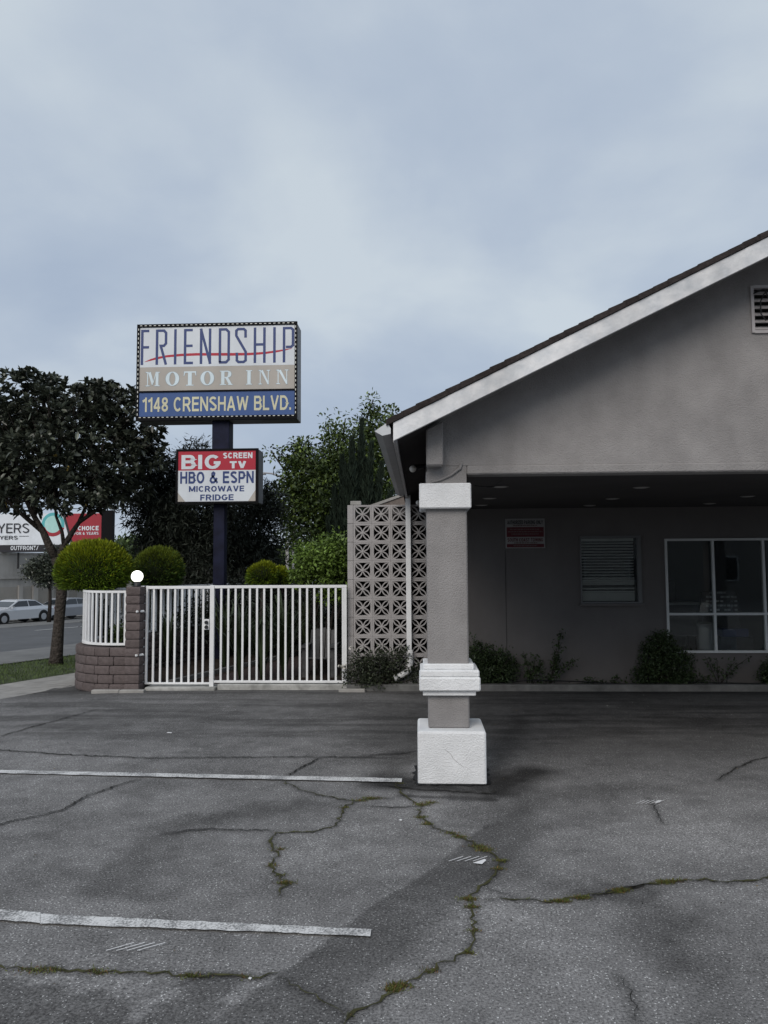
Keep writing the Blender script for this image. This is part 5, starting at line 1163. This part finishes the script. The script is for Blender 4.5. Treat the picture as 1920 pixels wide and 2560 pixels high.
for k in range(5): x = cx0-.21+k*.09; mk('back_slat', MB().prism([(x, Y+.16, .30), (x+.075, Y+.16, .30), (x+.078, Y+.42, .80-.02*abs(k-2)), (x-.003, Y+.42, .80-.02*abs(k-2))], (0, .02, .01)), GW_, GC)

# ------------------------------------------------------------------ two-storey block across the lot, mirrored in the office windows
AB = root('apartment_block', (14, -16, 0), 'plain two-storey apartment block across the parking lot behind the viewer', 'building')
mk('wall', MB().box(1, 30, -24, -16, -.3, 7.2), mat('apartment_stucco', (.26, .245, .23), .9, .06, .5, stain=.15), AB); mk('roof', MB().box(.5, 30.5, -24.5, -15.4, 7.2, 7.5), SHING, AB)
for fl_ in (1.0, 4.2):
    for k in range(7):
        wx = 3+k*3.9; ww_ = mk('window', MB().box(wx, wx+1.7, -15.97, -15.90, fl_, fl_+1.3), WFRAME, AB); mk('pane', MB().box(wx+.07, wx+1.63, -15.895, -15.885, fl_+.07, fl_+1.23), BLACKM, ww_)
# ------------------------------------------------------------------ across the street
def stl(o, a, w_, z): pass
WAREM = mat('warehouse_paint', (.40, .385, .36), .9, .08, .6, .2, 10, .1, stain=.2); WPAN = mat('warehouse_shutter', (.30, .28, .25), .8, .1, 1)
WB = root('warehouse', st(40, 46.5, -1.5), 'long beige warehouse wall with blind window bays under the billboard', 'building')
def sbox(mb, a0, a1, w0, w1, z0, z1):
    mb.prism([st(a0, w0, z0), st(a0, w1, z0), st(a0, w1, z1), st(a0, w0, z1)], SV*(a1-a0))
wz1 = at(40, 1385, 53).z
def zatm(px, py):                                 # height on the warehouse front plane
    d = ray(px, py); t = 46.5/(d.x*NV.x+d.y*NV.y); p = Vector((0, 0, CAM_H))+d*t; return p.dot(SV), p.z
_, zl = zatm(40, 1444); _, zw = zatm(40, 1467); a40, ztp = zatm(40, 1385)
mb = MB(); sbox(mb, 0, 56, 46.5, 60, -2.6, ztp); mk('wall', mb, WAREM, WB)
mb = MB(); sbox(mb, 0, 56, 46.36, 46.499, zl-.08, zl+.08); mk('ledge', mb, WAREM, WB); mb = MB(); sbox(mb, 0, 56, 46.42, 46.499, ztp-.02, ztp+.12); mk('coping', mb, CONC, WB)
bays = [(-40, 42), (53, 78), (91, 119), (130, 158), (168, 192)]
for (pa, pb_) in bays:
    a0 = zatm(pa, 1480)[0]; a1 = zatm(pb_, 1480)[0]; mb = MB(); sbox(mb, a0, a1, 46.44, 46.498, -2.4, zw); mk('shutter', mb, WPAN, WB)
for k in range(8):
    pa, pb_ = (bays[k][1], bays[k+1][0]) if k < 4 else (0, 0)
    if k < 4: mb = MB(); sbox(mb, zatm(pa, 1480)[0]+.02, zatm(pb_, 1480)[0]-.02, 46.30, 46.499, -2.4, zw+.1); mk('pilaster', mb, WAREM, WB)
# billboard
YB = 54.5
BB = root('billboard', at(90, 1383, YB), 'white and red law firm billboard on the warehouse roof, partly hidden by leaves', 'billboard')
x0, x1 = at(-330, 1340, YB).x, at(254, 1340, YB).x; zt_, zb_, zs_ = at(100, 1284, YB).z, at(100, 1362, YB).z, at(100, 1380, YB).z
BBW = enamel('billboard_white', (.70, .74, .78)); BBR = enamel('billboard_red', (.33, .025, .040))
mk('panel', MB().box(x0, x1, YB, YB+.3, zb_, zt_), BBW, BB); mk('base_strip', MB().box(x0, x1, YB-.25, YB+.3, zs_, zb_-.004), S_BLK, BB)
mk('side_frame', MB().box(x1+.01, at(281, 1340, YB).x, YB-.1, YB+.4, zs_-.3, at(260, 1276, YB).z), RETM, BB)
for px in (-250, -100, 40, 200): mk('support', MB().box(at(px, 1340, YB).x-.05, at(px, 1340, YB).x+.05, YB+.35, YB+.45, zs_-1.2, zs_-.01), BLACKM, BB)
BXp = lambda p: at(p, 1340, YB).x; BZp = lambda p: at(100, p, YB).z
mk('red_panel', MB().prism([(BXp(184), YB-.03, zb_+.02), (x1-.02, YB-.03, zb_+.02), (x1-.02, YB-.03, zt_-.02), (BXp(160), YB-.03, zt_-.02)], (0, .028, 0)), BBR, BB)
mk('red_outline', MB().prism([(BXp(178), YB-.045, zb_+.02), (BXp(184), YB-.045, zb_+.02), (BXp(161), YB-.045, zt_-.02), (BXp(155), YB-.045, zt_-.02)], (0, .014, 0)), S_BLK, BB)
for body, xa, xb, ya_, yb_, m, bo in [('LAWYERS', -75, 73, 1332, 1308, S_BLK, .12), ('LAWYERS', -40, 45, 1348, 1339, S_BLK, .15), ('CHOICE', 195, 247, 1327, 1316, BBW, .22), ('FOR 6 YEARS', 186, 247, 1338, 1331, BBW, .17), ('OUTFRONT/', 32, 101, 1375, 1364.5, BBW, .17)]:
    yo = YB-.26 if ya_ > 1360 else YB-.05
    mk('lettering', text_mb(body, BXp(xa), BXp(xb), BZp(ya_), BZp(yb_), yo, bo), m, BB)
mk('rule', MB().box(BXp(48), BXp(72), YB-.02, YB-.004, BZp(1340.7), BZp(1339.5)), S_BLK, BB)
def disc(px, py, rp, y0, m, nm, n=32, ri=0, a0=0, a1=2*math.pi):
    c = Vector((BXp(px), 0, BZp(py))); r_ = rp*YB/FPX; mb = MB()
    for k in range(n):
        a, b = a0+(a1-a0)*k/n, a0+(a1-a0)*(k+1)/n; q = [(c.x+r_*math.cos(a), y0, c.z+r_*math.sin(a)), (c.x+r_*math.cos(b), y0, c.z+r_*math.sin(b))]
        if ri: r2 = ri*YB/FPX; mb.poly(q+[(c.x+r2*math.cos(b), y0, c.z+r2*math.sin(b)), (c.x+r2*math.cos(a), y0, c.z+r2*math.sin(a))])
        else: mb.poly(q+[(c.x, y0, c.z)])
    mk(nm, mb, m, BB)
disc(132, 1311, 30, YB-.010, enamel('billboard_teal', (.10, .42, .44)), 'teal_ring', ri=22); disc(132, 1311, 22, YB-.009, enamel('billboard_aqua', (.40, .66, .62)), 'badge_disc'); disc(132, 1311, 31, YB-.014, BBR, 'badge_band', ri=22, a0=math.pi*1.1, a1=math.pi*1.9)
# far street tree across the road
def zst(a, w_): return gz(a, w_)
def stree(px, depthY, H_, lobes_, lab, m, n, nm='distant_tree', tr=.1, L_=(.10, .22), W_=(.07, .13), g='far trees across the street'):
    x = at(px, 1450, depthY).x; z = gground(x, depthY)+.25; t = simple_tree(nm, (x, depthY, z), H_, lobes_, lab, m, n, .28, 9, L_, W_, tr=tr); t['group'] = g
YF = 46.5
stree(125, YF, 4, [lobe(112,1425,YF,38,1.0,30), lobe(88,1430,YF,28,.9,16), lobe(138,1395,YF,24,.7,28), lobe(118,1450,YF,28,.8,14)], 'small dark street tree in front of the beige warehouse', LF_DARK, 700, 'small_street_tree', .14)
hz = [(310, 62, 1352, 30, 'low grey-green tree in the gap left of the dark tree'), (345, 70, 1345, 32, 'far rounded tree behind the gap beside the billboard'), (385, 66, 1335, 30, 'far tree at the left edge of the dark tree'), (290, 58, 1366, 22, 'lowest far tree right of the billboard frame'), (425, 74, 1350, 36, 'far tree mostly behind the second clipped bush'), (730, 60, 1385, 32, 'far pale tree seen in the gap right of the sign pole'), (700, 66, 1375, 26, 'hazy far tree right of the sign pole'), (770, 70, 1390, 40, 'far tree behind the bright shrub')]
for px, Yd, py, rp, lab in hz: stree(px, Yd, 5, [lobe(px,py+14,Yd,rp,1.6,rp*.7), lobe(px+rp*.6,py+22,Yd,rp*.7,1.2,rp*.5), lobe(px-rp*.5,py+24,Yd,rp*.7,1.2,rp*.45), lobe(px,py+45,Yd,rp,1.2,rp*.6)], lab, LF_GREEN, 150, tr=.12, L_=(.25, .45), W_=(.15, .28))
FH = root('far_house', (at(355, 1400, 64).x, 64, -2), 'low pale building under the far trees beyond the road', 'building')
x0, x1 = at(318, 1400, 64).x, at(380, 1400, 64).x; mk('wall', MB().box(x0, x1, 64, 70, -2.6, at(350, 1378, 64).z), CONC, FH); mk('roof', MB().prism([(x0-.3, 63.7, at(350, 1379, 64).z), (x1+.3, 63.7, at(350, 1379, 64).z), (x1-1, 63.7, at(350, 1366, 64).z), (x0+1, 63.7, at(350, 1366, 64).z)], (0, 6.6, 0)), mat('far_roof', (.20, .19, .19), .9), FH)
# street lamp arm
YL = 34; SLP = root('street_lamp', (at(735, 1400, YL).x, YL, -1.2), 'thin curved street lamp arm showing between the lower sign and the green tree', 'street lamp')
mk('pole', MB().tube([Vector((at(735, 1400, YL).x, YL, -1.2)), at(735, 1225, YL), at(722, 1203, YL), at(700, 1191, YL), at(680, 1184, YL), at(660, 1182, YL)], [.11, .07, .05, .045, .04, .035], 8), GUTM, SLP, smooth=True)
mk('lamp_head', MB().prism([at(662, 1181, YL), at(648, 1181, YL), at(646, 1185, YL), at(662, 1186, YL)], (0, .3, 0)), GUTM, SLP)
# grey post in the right gap
YP = 40; x = at(718, 1400, YP).x; mk('utility_post', MB().tube([(x, YP, -1.3), (x, YP, at(718, 1355, YP).z)], .09, 8), CONC, label='slim pale post standing in the gap beside the bright shrub', cat='post')

# ------------------------------------------------------------------ cars
def car(lab, a, w_, paint, group, fwd=-1):
    base = st(a, w_, gz(a, w_)+.014); Rt = root('parked_car', base, lab, 'car', group, rz=math.atan2(SV.y, SV.x)+(math.pi if fwd < 0 else 0))
    W = .93; P_ = paint
    # local x = forward
    low = [(-2.45,.38),(-2.50,.62),(-2.42,.92),(-1.75,1.00),(-1.2,1.02),(.75,1.00),(1.35,.97),(2.25,.84),(2.46,.66),(2.48,.36),(1.98,.26),(-2.0,.26)]
    def arch(prof):
        return prof
    ws = [-W, -W*.97, 0, W*.97, W]; mb = MB(); n = len(low)
    lay = [(-W+.10, .90), (-W, 1.0), (W, 1.0), (W-.10, .90)]
    secs = []
    for y, s_ in [(-W+.06, .965), (-W, 1.0), (W, 1.0), (W-.06, .965)]: pass
    sec = [(-W, lambda x, z: (x*.985, min(z, .84) if True else z)), (-W+.08, lambda x, z: (x, z)), (W-.08, lambda x, z: (x, z)), (W, lambda x, z: (x*.985, min(z, .84)))]
    for y, fn in sec:
        for (x, z) in low: q = fn(x, z); mb.v.append((q[0], y, q[1]))
    for k in range(3):
        for j in range(n): j2 = (j+1) % n; mb.f.append((k*n+j, k*n+j2, (k+1)*n+j2, (k+1)*n+j))
    mb.f.append(tuple(range(n-1, -1, -1))); mb.f.append(tuple(range(3*n, 4*n)))
    mk('body', mb, P_, Rt, local=True, bevel=.02)
    gh = [(-1.85,.99),(-1.15,1.40),(-.75,1.46),(.15,1.46),(.45,1.42),(1.15,.985)]
    mb = MB(); n = len(gh)
    for y, ins in ((-W+.08, 0), (-W+.25, 1), (W-.25, 1), (W-.08, 0)):
        for (x, z) in gh: mb.v.append((x*(.98 if ins == 0 else 1), y, z if ins or z < 1.1 else z-.06))
    # base wide, roof narrow: rebuild as frustum
    mb = MB(); lowr = [(-1.85, .985), (1.18, .985)]; top = [(-1.10, 1.44), (.42, 1.44)]
    prof = [(-1.72, .985, W-.07), (-1.08, 1.38, W-.24), (-.6, 1.45, W-.26), (0, 1.46, W-.26), (.30, 1.42, W-.24), (1.18, .985, W-.07)]
    for (x, z, y) in prof: mb.v.append((x, -y, z))
    for (x, z, y) in prof: mb.v.append((x, y, z))
    for k in range(5): mb.f.append((k, k+1, k+7, k+6))
    mb.f.append((5, 4, 3, 2, 1, 0)); mb.f.append((6, 7, 8, 9, 10, 11)); mk('cabin', mb, P_, Rt, local=True, bevel=.015)
    CG = mat('car_glass', (.02, .025, .03), .08, spec=.6)
    for s_ in (-1, 1):
        def sidept(x, z): t = (z-.985)/.43; return (x, s_*(W-.07-.17*t+.006), z)
        for q in ([(-1.50, 1.04), (-.45, 1.03), (-.45, 1.38), (-1.02, 1.345)], [(-.38, 1.03), (.95, 1.04), (.28, 1.37), (-.38, 1.38)]):
            mk('side_window', MB().poly([sidept(*p) for p in (q if s_ < 0 else q[::-1])]), CG, Rt, local=True)
        mk('mirror', MB().box(.85, 1.0, s_*.93-.06+s_*.05, s_*.93+.06+s_*.05, .98, 1.08), P_, Rt, local=True)
        mk('headlight', MB().box(2.15, 2.49, s_*.62-.16, s_*.62+.16, .60, .76), mat('headlight_glass', (.55, .57, .6), .2), Rt, local=True)
        mk('taillight', MB().box(-2.52, -2.42, s_*.7-.14, s_*.7+.14, .68, .86), S_RED, Rt, local=True)
    mk('windscreen', MB().poly([(1.10, -.78, 1.035), (1.10, .78, 1.035), (.42, .64, 1.36), (.42, -.64, 1.36)]), CG, Rt, local=True, loc=(.012, 0, .012)); mk('rear_window', MB().poly([(-1.74, .76, 1.06), (-1.74, -.76, 1.06), (-1.16, -.62, 1.38), (-1.16, .62, 1.38)]), CG, Rt, local=True, loc=(-.012, 0, .012))
    mk('grille', MB().prism([(2.487, -.42, .42), (2.487, .42, .42), (2.47, .52, .72), (2.47, -.52, .72)], (.02, 0, 0)), BLACKM, Rt, local=True)
    TY_ = mat('tyre', (.015, .015, .016), .8); RM = mat('rim_metal', (.45, .46, .48), .3, metal=.6)
    for xw in (1.52, -1.52):
        for s_ in (-1, 1):
            wl = mk('wheel', MB().tube([(xw, s_*.70, .34), (xw, s_*.955, .34)], .34, 20), TY_, Rt, local=True); mk('rim', MB().tube([(xw, s_*.950, .34), (xw, s_*.965, .34)], [.22, .20], 14), RM, wl, local=True)
            mk('wheel_arch', MB().tube([(xw, s_*.60, .36), (xw, s_*.936, .36)], .40, 20), BLACKM, Rt, local=True)
    return Rt
SILV = mat('car_silver_blue', (.60, .62, .65), .25, metal=.3, spec=.5); SILV2 = mat('car_silver_grey', (.30, .31, .33), .25, metal=.3, spec=.5)
def carpos(px, w_):
    d = ray(px, 1545); t = w_/(d.x*NV.x+d.y*NV.y); p = d*t; return p.dot(SV)
a1 = carpos(33, 39.6); car('silver-blue sedan parked across the street, left of the trunk', a1, 39.6, SILV, 'sedans parked across the street')
car('grey sedan with dark grille parked behind the silver-blue one', carpos(158, 39.8), 39.8, SILV2, 'sedans parked across the street')
